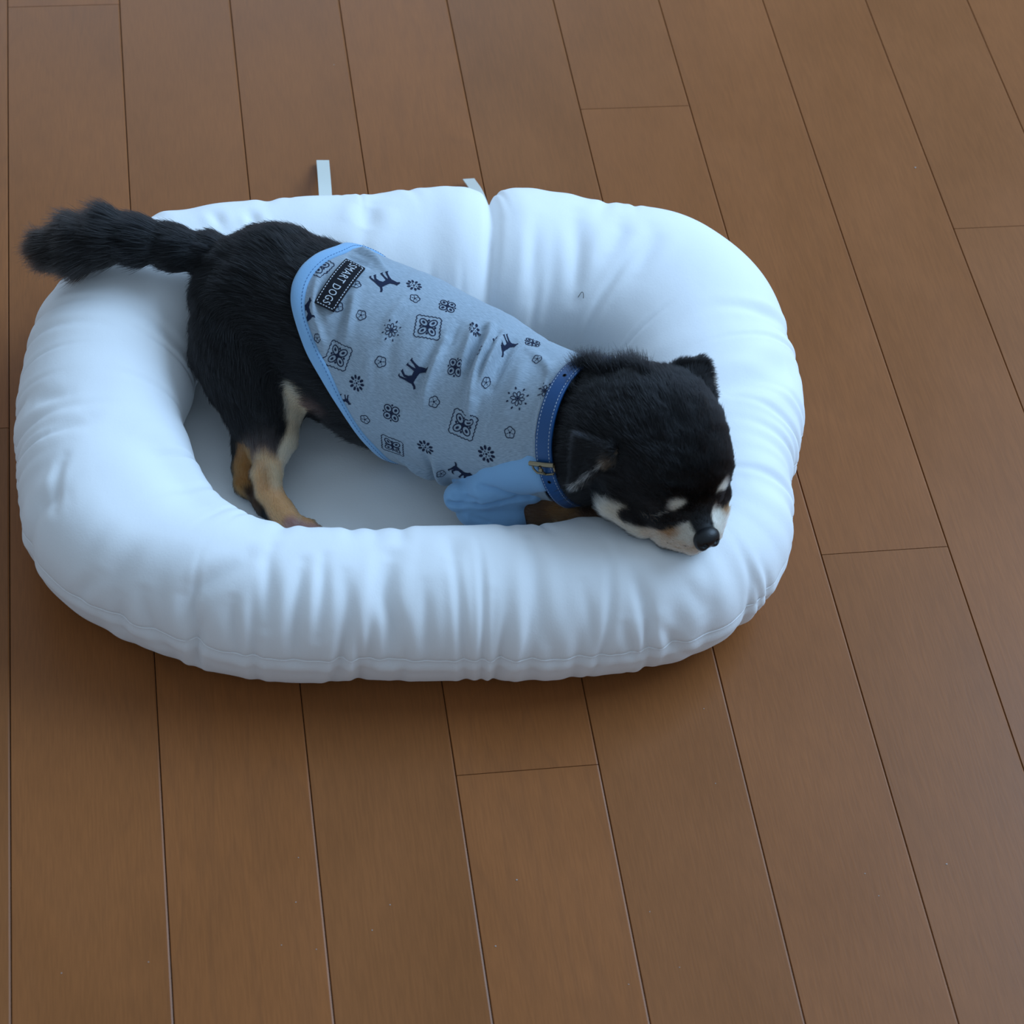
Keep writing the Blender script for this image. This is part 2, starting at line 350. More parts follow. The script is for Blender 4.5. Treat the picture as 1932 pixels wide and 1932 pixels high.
# padded base panel inside the ring
NA, NR = 200, 60
idx = (np.arange(NA) * NS // NA)
ringp = C[idx] ; cc = C.mean(0)
rr_ = np.linspace(0, 1, NR)[:, None, None]
BP = cc + (ringp - cc)[None] * rr_; 
edge = np.clip((1 - rr_[:, :, 0]) / 0.28, 0, 1)
zt = 9 + 11 * (edge * (2 - edge)) + 1.6 * noise2(BP[..., 0] / 45 + 50, BP[..., 1] / 45 + 50, 64, 64, 5) + 0.5 * noise2(BP[..., 0] / 14 + 90, BP[..., 1] / 14 + 90, 97, 97, 6)
TOP = BP.copy(); TOP[..., 2] = zt; BOT = BP.copy(); BOT[..., 2] = 1.0
def base_z(x, y): return 19.5
Vb = np.vstack([TOP.reshape(-1, 3), BOT.reshape(-1, 3)])
f1 = grid_faces(NR, NA, False, True); f2 = f1[:, ::-1] + NR * NA
e = np.arange(NA); e2 = (e + 1) % NA; o1 = (NR - 1) * NA
f3 = np.stack([o1 + e, o1 + e2, o1 + e2 + NR * NA, o1 + e + NR * NA], 1)
mesh('base_panel', Vb, np.vstack([f1, f2, f3]), cotton_mat('cotton_base', (0.86, 0.86, 0.85)), bed)
# two satin ties that stick out behind
def ribbon(pts, wdir, wd, name):
    pts = catmull(np.asarray(pts, float), 16); wv = np.asarray(wdir, float) * wd / 2; n = nrm(np.cross(np.gradient(pts, axis=0), wv)) * 0.35
    A = np.stack([pts - wv + n, pts + wv + n, pts + wv - n, pts - wv - n], 1)
    F = list(map(list, grid_faces(16, 4, False, True))) + [[0, 1, 2, 3], [63, 62, 61, 60]]
    return mesh(name, A.reshape(-1, 3), F, satin, bed, smooth=False, label='ivory satin tie')
def rib(px0, px1, z0, z1, wpx, bow):
    a = P(*px0, z0); b_ = P(*px1, z1); mid = (a + b_) / 2 + np.array([0, 0, bow]); d = b_ - a; d[2] = 0; wv = nrm(np.array([d[1], -d[0], 0]))
    return ribbon([a, mid, b_], wv, wpx, 'ribbon_tie')
rib((609, 303), (616, 400), 3, 22, 8.2, 2)
rib((884, 338), (915, 400), 4, 26, 7.6, 3)
# a single dark dog hair lying on the inner slope
V, F = tube(catmull([P(1090, 557, 50), P(1096, 555, 51), P(1103, 560, 50)], 8), 0.35, 5)

# ================================================================== the dog: one implicit surface -> one mesh
def PT(px, py, z): return P(px, py, z)
PR = []            # dict(kind, a, b, ra, rb, k, grp, flow)
def cap(a, b, ra, rb=None, k=8, g='trunk', ax=None):
    PR.append(dict(t='c', a=PT(*a), b=PT(*b), ra=ra, rb=ra if rb is None else rb, k=k, g=g))
def chain(pts, k=8, g='trunk'):
    for q0, q1 in zip(pts[:-1], pts[1:]): cap(q0[:3], q1[:3], q0[3], q1[3], k, g)
def ell(c, R, ax, k=6, g='head'):
    PR.append(dict(t='e', a=np.asarray(c, float), R=np.asarray(R, float), M=np.asarray(ax, float), k=k, g=g))
SPN = [(540, 560, 88, 34), (640, 622, 81, 41), (760, 682, 73, 43.5), (880, 742, 70, 43), (985, 792, 73, 38), (1050, 803, 82, 33), (1110, 815, 92, 31)]
chain(SPN, 14)
cap((650, 665, 70), (790, 725, 62), 36, 38, 14)                       # belly
cap((505, 548, 88), (540, 575, 86), 34, 34, 14)
cap((458, 572, 82), (462, 650, 70), 26, 28, 16, 'thigh')                       # buttock, thigh
# tail
TAIL = [(440, 503, 92, 13), (400, 484, 98, 10.5), (340, 469, 103, 9.5), (280, 455, 105, 9.5), (220, 450, 105, 9.5), (168, 456, 102, 9.5), (124, 464, 99, 8.6)]
chain(TAIL, 6, 'tail')
# upper hind leg, nearest the camera
chain([(462, 650, 70, 27), (482, 722, 60, 22), (492, 785, 51, 13.5), (496, 845, 44, 8)], 12, 'thigh')
chain([(535, 690, 58, 15), (551, 752, 54, 7.2)], 10, 'thigh')
chain([(551, 752, 54, 7.2), (527, 825, 47, 8.2), (503, 893, 38, 7.2)], 7, 'shin')
chain([(501, 897, 37, 7.4), (508, 930, 33, 6.6), (530, 962, 30, 6.0), (550, 985, 28.5, 6.2)], 5, 'foot')
for q in [(584, 990, 26.5), (594, 998, 25.5), (590, 1009, 24.5), (576, 1016, 24)]: cap((556, 988, 27), q, 4.6, 3.3, 1.6, 'foot')
# lower hind leg, mostly under the other one
chain([(478, 790, 44, 11), (468, 838, 36, 7.5), (464, 880, 30.5, 6.4), (468, 910, 27, 6.6)], 5, 'shin2')
chain([(468, 910, 27, 6.4), (500, 948, 25, 5.4), (528, 980, 24.5, 5.2)], 4, 'foot2')
# forelegs: the near one in the sleeve, then its bare forearm going under the chin
chain([(975, 860, 62, 20), (915, 932, 45, 12), (935, 950, 41, 10.5)], 10, 'arm')
chain([(935, 950, 41, 10), (1010, 955, 46, 9.5), (1070, 955, 52, 9), (1130, 972, 60, 8), (1165, 985, 66, 7)], 6, 'arm')
chain([(1010, 700, 62, 14), (1050, 740, 40, 10), (1110, 800, 30, 8)], 8, 'arm2')
# neck and head
HC = PT(1236, 826, 117); HN = PT(1337, 1014, 99)
Fd = nrm(HN - HC); Sd = nrm(np.cross(Fd, [0, 0, 1.0])); Ud = np.cross(Sd, Fd)      # forward, the dog's right..., up of the head
HM = np.stack([Fd, Sd, Ud])
chain([(1110, 815, 92, 31), (1160, 822, 104, 33)], 12, 'neck')
ell(HC, (37.5, 36.5, 34.5), HM, 10)
ell(PT(1277, 884, 116), (26, 29, 24), HM, 9)                          # forehead
cap((1195, 925, 101), (1235, 965, 97), 15, 12.5, 9, 'head')           # near cheek
cap((1158, 950, 98), (1208, 974, 94), 8, 9.5, 8, 'head')
MS = PT(1236, 826, 117)
def mir(X):                                                             # mirror through the head's middle plane
    X = np.asarray(X, float); return X - 2 * ((X - HN) @ Sd)[..., None] * Sd if X.ndim > 1 else X - 2 * ((X - HN) @ Sd) * Sd
def capm(a, b, ra, rb, k, g, both=True):
    cap(a, b, ra, rb, k, g)
    if both:
        q = PR[-1]; PR.append(dict(q, a=mir(q['a']), b=mir(q['b'])))
cap((1295, 950, 106), (1320, 1000, 100), 12.5, 8.6, 7, 'muzzle')      # bridge
capm((1268, 990, 97), (1309, 1012, 95), 9.5, 7.6, 5, 'muzzle')         # flews
cap((1262, 1008, 90), (1303, 1024, 90.5), 7.5, 6.0, 4, 'muzzle')      # chin
capm((1278, 952, 109), (1284, 955, 109), 7.0, 6.6, 4, 'head')          # brow
capm((1247, 972, 103), (1262, 978, 102), 7.6, 6.8, 3, 'head')          # closed eye
def cap_d(X, q):
    ab = q['b'] - q['a']; l2 = ab @ ab + 1e-9
    t = np.clip(((X - q['a']) @ ab) / l2, 0, 1)
    return np.linalg.norm(X - q['a'] - t[..., None] * ab, axis=-1) - (q['ra'] + t * (q['rb'] - q['ra']))
def ell_d(X, q):
    y = (X - q['a']) @ q['M'].T
    k0 = np.linalg.norm(y / q['R'], axis=-1); k1 = np.linalg.norm(y / q['R'] ** 2, axis=-1) + 1e-9
    return k0 * (k0 - 1) / k1
def prim_d(X, q): return cap_d(X, q) if q['t'] == 'c' else ell_d(X, q)
def smin(a, b, k): h = np.maximum(k - np.abs(a - b), 0) / k; return np.minimum(a, b) - h * h * k * 0.25
def pbox(q):
    if q['t'] == 'c':
        r = max(q['ra'], q['rb']); return np.minimum(q['a'], q['b']) - r, np.maximum(q['a'], q['b']) + r
    r = q['R'].max(); return q['a'] - r, q['a'] + r
def body_sdf(X, margin=22, prims=None):
    D_ = np.full(len(X), 60.0)
    for q in (PR if prims is None else prims):
        lo, hi = pbox(q); m = np.all((X > lo - margin) & (X < hi + margin), 1)
        if m.any(): D_[m] = smin(D_[m], prim_d(X[m], q), q['k'])
    for q in CUT:
        m = np.linalg.norm(X - q['a'], axis=1) < 40
        if m.any():
            d = -prim_d(X[m], q); h = np.maximum(q['k'] - np.abs(D_[m] - d), 0) / q['k']; D_[m] = np.maximum(D_[m], d) + h * h * q['k'] * .25
    return D_
CUT = []
def cast(px, off=0.0, prims=None):
    """where the sight lines through photo points meet the body surface (+off)"""
    px = np.atleast_2d(px).astype(float); d = rays(px); t = (150 - CAM[2]) / d[:, 2]
    for _ in range(70):
        X = CAM + t[:, None] * d; t = t + np.clip(body_sdf(X, 60, prims) - off, -6, 6) * 0.8
    return CAM + t[:, None] * d
def grad(X, prims=None):
    e = 0.4; g = np.zeros_like(X)
    for i in range(3):
        s = np.zeros(3); s[i] = e; g[:, i] = body_sdf(X + s, 30, prims) - body_sdf(X - s, 30, prims)
    return nrm(g)
TRUNK = [q for q in PR if q['g'] in ('trunk', 'neck')]
# ears (after the skull exists so that they root on it)
def fan(A, B, C, r, k, g, n=7):
    """thin triangular ear: base edge A-B, tip C"""
    for u in np.linspace(0, 1, n):
        a = A * (1 - u) + B * u
        PR.append(dict(t='c', a=a, b=C + (a - C) * 0.06, ra=r, rb=r * .8, k=k, g=g))
e1, e2, e3 = cast([(1160, 852), (1150, 826)], 1.5).tolist() + [None]
E1, E2 = np.array(e1), np.array(e2)
ET = cast([(1084, 872)], 6.0)[0]
ETA, ETB = cast([(1094, 826)], 5.0)[0], cast([(1084, 912)], 6.5)[0]
EB = cast([(1166, 850)], 1.0)[0]
for u in np.linspace(0, 1, 13):                                         # near ear, folded back against the neck
    tip = (ETA * (1 - u) + ETB * u); PR.append(dict(t='c', a=EB + (tip - EB) * .12, b=tip, ra=2.4, rb=1.5, k=2.0, g='ear'))
fa, fb = PT(1272, 722, 139), PT(1338, 782, 127)
rimp = catmull([PT(1266, 704, 139), PT(1284, 692, 141), PT(1306, 688, 141), PT(1325, 684, 140), PT(1334, 704, 136), PT(1338, 730, 131), PT(1343, 762, 126)], 15)
for u, tq_ in zip(np.linspace(0, 1, 15), rimp):                          # far ear, pricked with a bent tip
    PR.append(dict(t='c', a=fa * (1 - u) + fb * u, b=tq_, ra=3.0, rb=1.7, k=2.0, g='ear'))
for a_, b_ in zip(rimp[:-1], rimp[1:]): PR.append(dict(t='c', a=a_, b=b_, ra=1.6, rb=1.6, k=2.0, g='ear'))
tipn, tipo = rimp[8], rimp[-1]
# carved lines: closed eyelids, lip
def carve(pts, r, k, dep):
    X = cast(pts); n = grad(X)
    X = X + n * (r - dep)
    for a, b_ in zip(X[:-1], X[1:]): CUT.append(dict(t='c', a=a, b=b_, ra=r, rb=r, k=k, g='cut'))
carve([(1224, 970), (1238, 981), (1256, 988), (1274, 987), (1288, 979)], 0.9, 0.8, 0.7)
carve([(1320, 1030), (1303, 1036), (1283, 1034), (1262, 1022), (1244, 1006)], 0.8, 0.8, 0.5)

def surface_nets(Dg, org, h):
    nx, ny, nz = Dg.shape; S = Dg < 0
    c = np.zeros((nx - 1, ny - 1, nz - 1), int)
    for i in (0, 1):
        for j in (0, 1):
            for k in (0, 1): c += S[i:nx - 1 + i, j:ny - 1 + j, k:nz - 1 + k]
    act = (c > 0) & (c < 8); I = np.argwhere(act); vid = np.full(act.shape, -1, int); vid[act] = np.arange(len(I))
    acc = np.zeros((len(I), 3)); cnt = np.zeros(len(I))
    for axis in range(3):
        o1, o2 = [a for a in range(3) if a != axis]
        for u in (0, 1):
            for v in (0, 1):
                s = np.zeros(3, int); s[o1] = u; s[o2] = v; e = s.copy(); e[axis] = 1
                A = I + s; B = I + e; da = Dg[A[:, 0], A[:, 1], A[:, 2]]; db = Dg[B[:, 0], B[:, 1], B[:, 2]]
                m = (da < 0) != (db < 0); t = da[m] / (da[m] - db[m])
                acc[m] += A[m] + t[:, None] * (B[m] - A[m]); cnt[m] += 1
    V = acc / cnt[:, None] * h + org
    F = []
    for axis in range(3):
        o1, o2 = (axis + 1) % 3, (axis + 2) % 3
        sl0 = [slice(None)] * 3; sl1 = [slice(None)] * 3; sl0[axis] = slice(0, -1); sl1[axis] = slice(1, None)
        a, b_ = S[tuple(sl0)], S[tuple(sl1)]
        E_ = np.argwhere(a != b_); E_ = E_[(E_[:, o1] > 0) & (E_[:, o2] > 0) & (E_[:, o1] < Dg.shape[o1] - 1) & (E_[:, o2] < Dg.shape[o2] - 1)]
        q = []
        for du, dv in ((0, 0), (-1, 0), (-1, -1), (0, -1)):
            c_ = E_.copy(); c_[:, o1] += du; c_[:, o2] += dv; q.append(vid[c_[:, 0], c_[:, 1], c_[:, 2]])
        q = np.stack(q, 1); ins = S[E_[:, 0], E_[:, 1], E_[:, 2]]
        q[~ins] = q[~ins][:, ::-1]; F.append(q)
    return V, np.vstack(F)
def mesh_sdf(prims, h, cutters=True, pad=4):
    lo = np.min([pbox(q)[0] for q in prims], 0) - pad; hi = np.max([pbox(q)[1] for q in prims], 0) + pad
    n = np.ceil((hi - lo) / h).astype(int) + 1
    G = np.full(n, 30.0, np.float32)
    ax = [lo[i] + h * np.arange(n[i]) for i in range(3)]
    def sub(q, mg):
        l, u = pbox(q); i0 = np.maximum(((l - mg - lo) / h).astype(int), 0); i1 = np.minimum(((u + mg - lo) / h).astype(int) + 2, n)
        sl = tuple(slice(i0[i], i1[i]) for i in range(3))
        X = np.stack(np.meshgrid(*[ax[i][sl[i]] for i in range(3)], indexing='ij'), -1); return sl, X
    for q in prims:
        sl, X = sub(q, max(q['k'], 3) + 3); G[sl] = smin(G[sl], prim_d(X, q), q['k'])
    if cutters:
        for q in CUT:
            sl, X = sub(q, 5); d = -prim_d(X, q); a = G[sl]; hh = np.maximum(q['k'] - np.abs(a - d), 0) / q['k']; G[sl] = np.maximum(a, d) + hh * hh * q['k'] * .25
    return surface_nets(G, lo, h)
BV, BF = mesh_sdf(PR, 1.15)
g_ = grad(BV); d_ = body_sdf(BV, 30); BV = BV - g_ * np.clip(d_, -.6, .6)[:, None]
print('body verts', len(BV), 't', round(time.time() - T0, 1))

# ---- colours of the coat, given as soft patches in the dog's own space
BLACK = np.array([0.0042, 0.0040, 0.0044]); CREAM = np.array([0.56, 0.43, 0.29]); TAN = np.array([0.46, 0.21, 0.07]); WHITE = np.array([0.66, 0.60, 0.50]); PINK = np.array([0.42, 0.22, 0.19]); BROWN = np.array([0.09, 0.045, 0.025]); GREYB = np.array([0.075, 0.055, 0.05])
PATCH = []       # centre, radius, softness, colour
def patch(pts, r, col, soft=1.2, both=False, z=None):
    X = cast(pts) if z is None else np.array([PT(a, b_, z) for a, b_ in pts])
    PATCH.append((X, r, soft, col))
    if both: PATCH.append((mir(X), r, soft, col))
patch([(590, 768), (612, 772)], 5, PINK * .16, 4)
# hind leg: black above, cream shin, tan below
patch([(562, 740), (566, 762), (562, 800), (548, 845), (535, 880), (520, 900)], 7.4, CREAM * 1.1, 1.4)
patch([(495, 868), (490, 892), (494, 915)], 8, CREAM * np.array([1, .82, .66]), 2.0)
patch([(512, 900), (515, 925), (526, 950), (542, 975), (565, 995)], 10, TAN * 1.15 + CREAM * .22, 2)
patch([(520, 905), (512, 885)], 5.5, CREAM * np.array([1, .88, .75]), 2)
patch([(499, 886), (503, 915)], 1.6, TAN * .75, 3)
patch([(550, 992), (575, 1003), (590, 1004)], 5.5, PINK, 2)
patch([(462, 842), (455, 870), (452, 900), (456, 915)], 6.0, TAN * .72, 1.5)
patch([(468, 925), (480, 945)], 4.5, BROWN * .4, 1.5)
# forearm
patch([(1010, 950), (1060, 960), (1105, 968)], 12, BROWN * 1.0 + TAN * .05, 3)
patch([(1040, 962), (1065, 957)], 5, TAN * .5, 4)
patch([(1090, 935), (1110, 930)], 9, BLACK, 3)
# face
CRM2 = WHITE * .55 + CREAM * .45
patch([(1138, 962), (1158, 965), (1176, 968)], 3.9, CRM2, 1.2, True)
patch([(1150, 968), (1175, 988), (1200, 1002), (1225, 1012)], 5.0, CRM2 * .95, 1.0, True)
patch([(1235, 1010), (1262, 1020), (1290, 1030), (1308, 1034)], 7.0, CRM2 * np.array([1, .93, .9]), 1.0, True)
patch([(1282, 1000), (1300, 996), (1309, 1012)], 6.4, WHITE * 1.0, 1.0, True)
patch([(1262, 1000)], 5.0, TAN * .6 + CREAM * .2, 2.0, True)
patch([(1296, 982)], 3.6, WHITE, 1.2, True)
patch([(1279, 955), (1287, 957)], 4.1, WHITE * 1.05, .8, True)
patch([(1312, 955), (1318, 975), (1327, 993)], 5.6, BLACK, 1.0)        # dark stripe on the bridge
patch([(1186, 978), (1210, 983), (1245, 989), (1268, 982), (1288, 974)], 4.4, BLACK * 1.5, .8, True)
patch([(1290, 968), (1297, 962)], 3.0, BLACK, 1.0, True)
PATCH.append((np.array([ETB, (ETB + EB) / 2, EB + (ETB - EB) * .1]), 1.1, .8, WHITE * .8))
PATCH.append((np.array([EB + (ETB - EB) * .12, EB + (ETB - EB) * .25]), 2.4, 1.6, TAN * .25 + CREAM * .25))
PATCH.append((np.array([tipn, (tipn * .6 + tipo * .4)]) + np.array([3.4, 0, 0]), 1.6, 1.0, WHITE * .6))
def seg_dist(X, pts):
    if len(pts) == 1: return np.linalg.norm(X - pts[0], axis=1)
    d = np.full(len(X), 1e9)
    for a, b_ in zip(pts[:-1], pts[1:]):
        ab = b_ - a; t = np.clip((X - a) @ ab / (ab @ ab + 1e-9), 0, 1); d = np.minimum(d, np.linalg.norm(X - a - t[:, None] * ab, axis=1))
    return d
def coat(X, jit=0.0):
    c = np.tile(BLACK, (len(X), 1))
    tl = np.linalg.norm(X - PT(70, 465, 98), axis=1); c += np.clip(1 - tl / 60, 0, 1)[:, None] * np.array([.012, .009, .007])
    cl = np.linalg.norm(X - PT(492, 845, 46), axis=1); c += np.clip(1 - cl / 18, 0, 1)[:, None] * GREYB * 1.3
    for pts, r, s, col in PATCH:
        d = seg_dist(X, pts) - r
        if jit: d = d + rng.normal(0, jit, len(X)) * s
        wgt = np.clip(.5 - d / (2 * s), 0, 1)[:, None]; c = c * (1 - wgt) + col * wgt
    return c
def color_attr(me, name, cols):
    a = me.color_attributes.new(name, 'FLOAT_COLOR', 'POINT'); a.data.foreach_set('color', np.c_[cols, np.ones(len(cols))].astype(np.float32).ravel())
skin = mat('dog_skin', (0.02, 0.02, 0.02), 0.6, 0.3)
at_ = N(skin, 'ShaderNodeAttribute', attribute_name='coat'); Lk(skin, at_.outputs['Color'], skin.node_tree.nodes['Principled BSDF'].inputs['Base Color'])
DL = tuple(PT(700, 650, 20))
dog = mesh('dog', BV, BF, skin, None, True, None, DL, label='small black and tan long haired dog sleeping with its chin on the bed rim', cat='dog')
color_attr(dog.data, 'coat', coat(BV) * .8)
def child(name, V, F, mats, parent=None, smooth=True, mi=None, **k):
    o = mesh(name, V, F, mats, None, smooth, mi, DL if parent is None or parent is dog else DL, **k)
    o.parent = dog if parent is None else parent
    o.location = (0, 0, 0)
    return o

# ------------------------------------------------------------------ shirt: rings marched out of the trunk
sp_ctrl = np.array([PT(*q[:3]) for q in SPN] + [PT(1160, 822, 104)])
SP = catmull(sp_ctrl, 260); SPt = nrm(np.gradient(SP, axis=0))
for _ in range(25): SPt = nrm((np.roll(SPt, 1, 0) + SPt * 2 + np.roll(SPt, -1, 0)) / 4); 
SPt[:13] = SPt[13]; SPt[-13:] = SPt[-14]
NTH = 240; TH2 = np.linspace(-np.pi, np.pi, NTH, endpoint=False)        # 0 = up (dorsal), + = away from the camera
Sx = nrm(np.cross(SPt, [0, 0, 1.0])); Ux = np.cross(Sx, SPt)
def away(s): return s
DIR = np.cos(TH2)[None, :, None] * Ux[:, None] - np.sin(TH2)[None, :, None] * Sx[:, None]
def ringgrid(off):
    lo_ = np.full((260, NTH), 5.0); hi_ = np.full((260, NTH), 75.0)
    for _ in range(16):
        mid = (lo_ + hi_) / 2; X = SP[:, None] + DIR * mid[..., None]
        d = body_sdf(X.reshape(-1, 3), 40, TRUNK).reshape(260, NTH); ins = d < off
        lo_ = np.where(ins, mid, lo_); hi_ = np.where(ins, hi_, mid)
    return (lo_ + hi_) / 2
CUT_, CUT = CUT, []
RAD = ringgrid(3.3); CUT = CUT_
for _ in range(3): RAD = (RAD + np.roll(RAD, 1, 1) + np.roll(RAD, -1, 1)) / 3
RAD[1:-1] = (RAD[2:] + RAD[1:-1] * 2 + RAD[:-2]) / 4
TG = SP[:, None] + DIR * RAD[..., None]
def fix_ground(X, zmin=21.5):
    X = X.copy(); X[..., 2] = np.maximum(X[..., 2], zmin); return X
def bil(A, s, t):
    """sample grid A at s in 0..259, angle t"""
    s = np.clip(s, 0, 258.999); i = s.astype(int); f = (s - i)[..., None]
    u = ((t + np.pi) / (2 * np.pi) * NTH) % NTH; j = u.astype(int) % NTH; h = (u - np.floor(u))[..., None]; j2 = (j + 1) % NTH
    return (A[i, j] * (1 - f) + A[i + 1, j] * f) * (1 - h) + (A[i, j2] * (1 - f) + A[i + 1, j2] * f) * h
TGn = np.cross(np.roll(TG, -1, 1) - np.roll(TG, 1, 1), np.gradient(TG, axis=0)); TGn = nrm(TGn)
TGn *= np.sign(np.sum(TGn * DIR, -1, keepdims=True))
pj2 = proj(TG); vis2 = np.sum(TGn * (CAM - TG), -1) > 0
def st2(px, py):
    d = np.hypot(pj2[..., 0] - px, pj2[..., 1] - py) + np.where(vis2, 0, 1e4)
    i, j = np.unravel_index(np.argmin(d), d.shape); return float(i), TH2[j]
def edge_curve(pts, bel):
    """s as a function of the angle round the body, through photo points; the far side mirrors the near one"""
    q = [st2(*a) for a in pts]
    T = np.array([b_ for a, b_ in q]); S = np.array([a for a, b_ in q]); o = np.argsort(T); T = T[o]; S = S[o]
    near = T <= 0
    tn = list(T); sn = list(S)
    hi_ = T.max()
    for t_, s_ in zip(T[near][::-1], S[near][::-1]):
        if -t_ > hi_ + .15: tn.append(-t_); sn.append(s_)
    tn += [np.pi - 1e-3, -np.pi]; sn += [bel, bel]
    tn = np.array(tn); sn = np.array(sn); o = np.argsort(tn); tn = tn[o]; sn = sn[o]
    c = np.interp(TH2, tn, sn)
    for _ in range(14): c = (np.roll(c, 1) + c * 2 + np.roll(c, -1)) / 4
    return c
HEM = edge_curve([(640, 467), (600, 480), (572, 505), (555, 535), (551, 570), (560, 612), (578, 655), (602, 705), (628, 748), (655, 790), (680, 822), (702, 845)], 118)
NECK = edge_curve([(1078, 700), (1040, 742), (1018, 790), (1010, 840), (1014, 890), (1022, 915)], 205)
print('hem', HEM.min(), HEM.max(), 'neck', NECK.min(), NECK.max())
def at_s(v, t): return np.interp(t, np.append(TH2, np.pi), np.append(v, v[0]))
NU = 300
ms_per0 = np.linalg.norm(np.gradient(SP, axis=0), axis=1).mean()
uu = np.linspace(0, 1, NU)[:, None]
Sg = HEM[None] + uu * (NECK - HEM)[None]; Tg = np.tile(TH2, (NU, 1))
SH = bil(TG, Sg, Tg); SHn = nrm(bil(TGn, Sg, Tg))
pj3 = proj(SH); vis3 = np.sum(SHn * (CAM - SH), -1) > 0
# cloth folds: valleys / ridges through photo points
W = np.zeros((NU, NTH))
def hit(px, py):
    d = np.hypot(pj3[..., 0] - px, pj3[..., 1] - py) + np.where(vis3, 0, 1e4)
    i, j = np.unravel_index(np.argmin(d), d.shape); return SH[i, j]
def fold(pts, wd, amp):
    global W
    Q = catmull([hit(*a) for a in pts], 18); best = np.full(NU * NTH, 1e9); ub = np.zeros(NU * NTH); X = SH.reshape(-1, 3)
    for k in range(17):
        a = Q[k]; ab = Q[k + 1] - a; u = np.clip((X - a) @ ab / (ab @ ab + 1e-9), 0, 1); d = np.linalg.norm(X - a - u[:, None] * ab, axis=1)
        m = d < best; best[m] = d[m]; ub[m] = (k + u[m]) / 17
    W += (2.4 * amp * np.sin(np.pi * np.clip(ub, .08, .92)) ** .6 * np.exp(-(best / wd) ** 2)).reshape(NU, NTH)
for a in [([(632, 478), (606, 505), (594, 545), (592, 590), (603, 640)], 2.6, 1.0), ([(618, 500), (608, 540), (606, 590), (612, 630)], 2.2, -.7),
          ([(672, 545), (660, 600), (648, 640)], 2.6, 1.1), ([(655, 575), (640, 620), (632, 680)], 2.6, -.8),
          ([(612, 600), (606, 650), (612, 700), (640, 750)], 2.8, 1.1), ([(640, 468), (672, 474), (705, 492), (725, 512)], 2.4, 1.6), ([(650, 480), (680, 492), (700, 505)], 1.8, -1.0),
          ([(842, 640), (820, 690), (804, 735), (796, 790)], 2.6, 1.5), ([(828, 630), (806, 680), (790, 740)], 2.6, -1.0),
          ([(892, 615), (884, 650), (868, 690)], 3.0, 1.6), ([(908, 622), (896, 660), (880, 705)], 2.4, -1.9), ([(925, 615), (921, 640), (905, 680), (890, 730), (882, 775)], 2.6, 2.0),
          ([(925, 655), (905, 705), (895, 750)], 2.0, -1.2), ([(950, 630), (935, 660), (915, 700), (896, 745), (888, 790)], 2.5, 2.0), ([(968, 645), (945, 685), (925, 730)], 3.0, -1.3),
          ([(1000, 660), (1030, 690), (1050, 720)], 3.0, .8), ([(865, 610), (850, 640), (830, 670)], 2.5, -1.0), ([(770, 560), (740, 600), (725, 640)], 3.2, .7), ([(750, 600), (735, 660), (735, 720)], 4, -.6),
          ([(700, 640), (690, 720), (700, 790)], 5, .6), ([(760, 870), (800, 890), (830, 925)], 2.6, 1.4), ([(820, 870), (835, 900), (846, 925)], 3.2, 1.6), ([(800, 850), (812, 885), (825, 915)], 2.4, -1.2),
          ([(1035, 705), (1024, 760), (1018, 820)], 2.0, .7), ([(985, 840), (1000, 860)], 3, -.5), ([(985, 680), (975, 720), (950, 780)], 4, .6)]:
    fold(*a)
W += .35 * noise2(uu * 14 + 0 * Tg, (Tg + np.pi) / (2 * np.pi) * 10, 64, 10, 31) + .22 * noise2(uu * 36 + 0 * Tg, (Tg + np.pi) / (2 * np.pi) * 9, 64, 9, 33)
W = np.where(W > 0, W * 1.2, np.maximum(W, -2.4)) * np.clip(((Sg - HEM[None]) * ms_per0 - 6) / 7, .12, 1)
SHw = fix_ground(SH + SHn * W[..., None])
fabric = mat('grey_heather_jersey', (0.33, 0.36, 0.39), 0.9, 0.15, Sheen_Weight=0.2)
bb = fabric.node_tree.nodes['Principled BSDF']
uvn = N(fabric, 'ShaderNodeAttribute', attribute_name='knit'); mpf = N(fabric, 'ShaderNodeMapping'); mpf.inputs['Scale'].default_value = (1, 9, 1)
nf = N(fabric, 'ShaderNodeTexNoise'); nf.inputs['Scale'].default_value = 0.32; nf.inputs['Detail'].default_value = 4
Lk(fabric, uvn.outputs['Vector'], mpf.inputs[0]); Lk(fabric, mpf.outputs[0], nf.inputs[0])
rf = ramp(fabric, nf.outputs[0], [(0.3, (0.215, 0.272, 0.322)), (0.7, (0.375, 0.45, 0.53))]); Lk(fabric, rf.outputs[0], bb.inputs['Base Color'])
bpf = N(fabric, 'ShaderNodeBump'); bpf.inputs['Strength'].default_value = .25; bpf.inputs['Distance'].default_value = .0003; Lk(fabric, nf.outputs[0], bpf.inputs['Height']); Lk(fabric, bpf.outputs[0], bb.inputs['Normal'])
blue = mat('light_blue_jersey', (0.235, 0.43, 0.66), 0.9, 0.15, Sheen_Weight=0.25); bump_noise(blue, 900, .25, .0003)
navy = mat('navy_print', (0.012, 0.018, 0.045), 0.85, 0.2); black_t = mat('black_woven_label', (0.008, 0.009, 0.014), 0.8, 0.2)
pale = mat('pale_thread', (0.55, 0.60, 0.66), 0.8, 0.2); dthread = mat('dark_blue_thread', (0.05, 0.13, 0.30), 0.8, 0.2)
SHF = grid_faces(NU, NTH, False, True)
q_ = SHw.reshape(-1, 3)[SHF]; fl = np.sum(np.cross(q_[:, 1] - q_[:, 0], q_[:, 2] - q_[:, 1]) * SHn.reshape(-1, 3)[SHF[:, 0]]) < 0
if fl: SHF = SHF[:, ::-1]
inner = SHw - SHn * 1.1
inner[..., 2] = np.maximum(inner[..., 2], 21.0)
Vs = np.vstack([SHw.reshape(-1, 3), inner.reshape(-1, 3)])
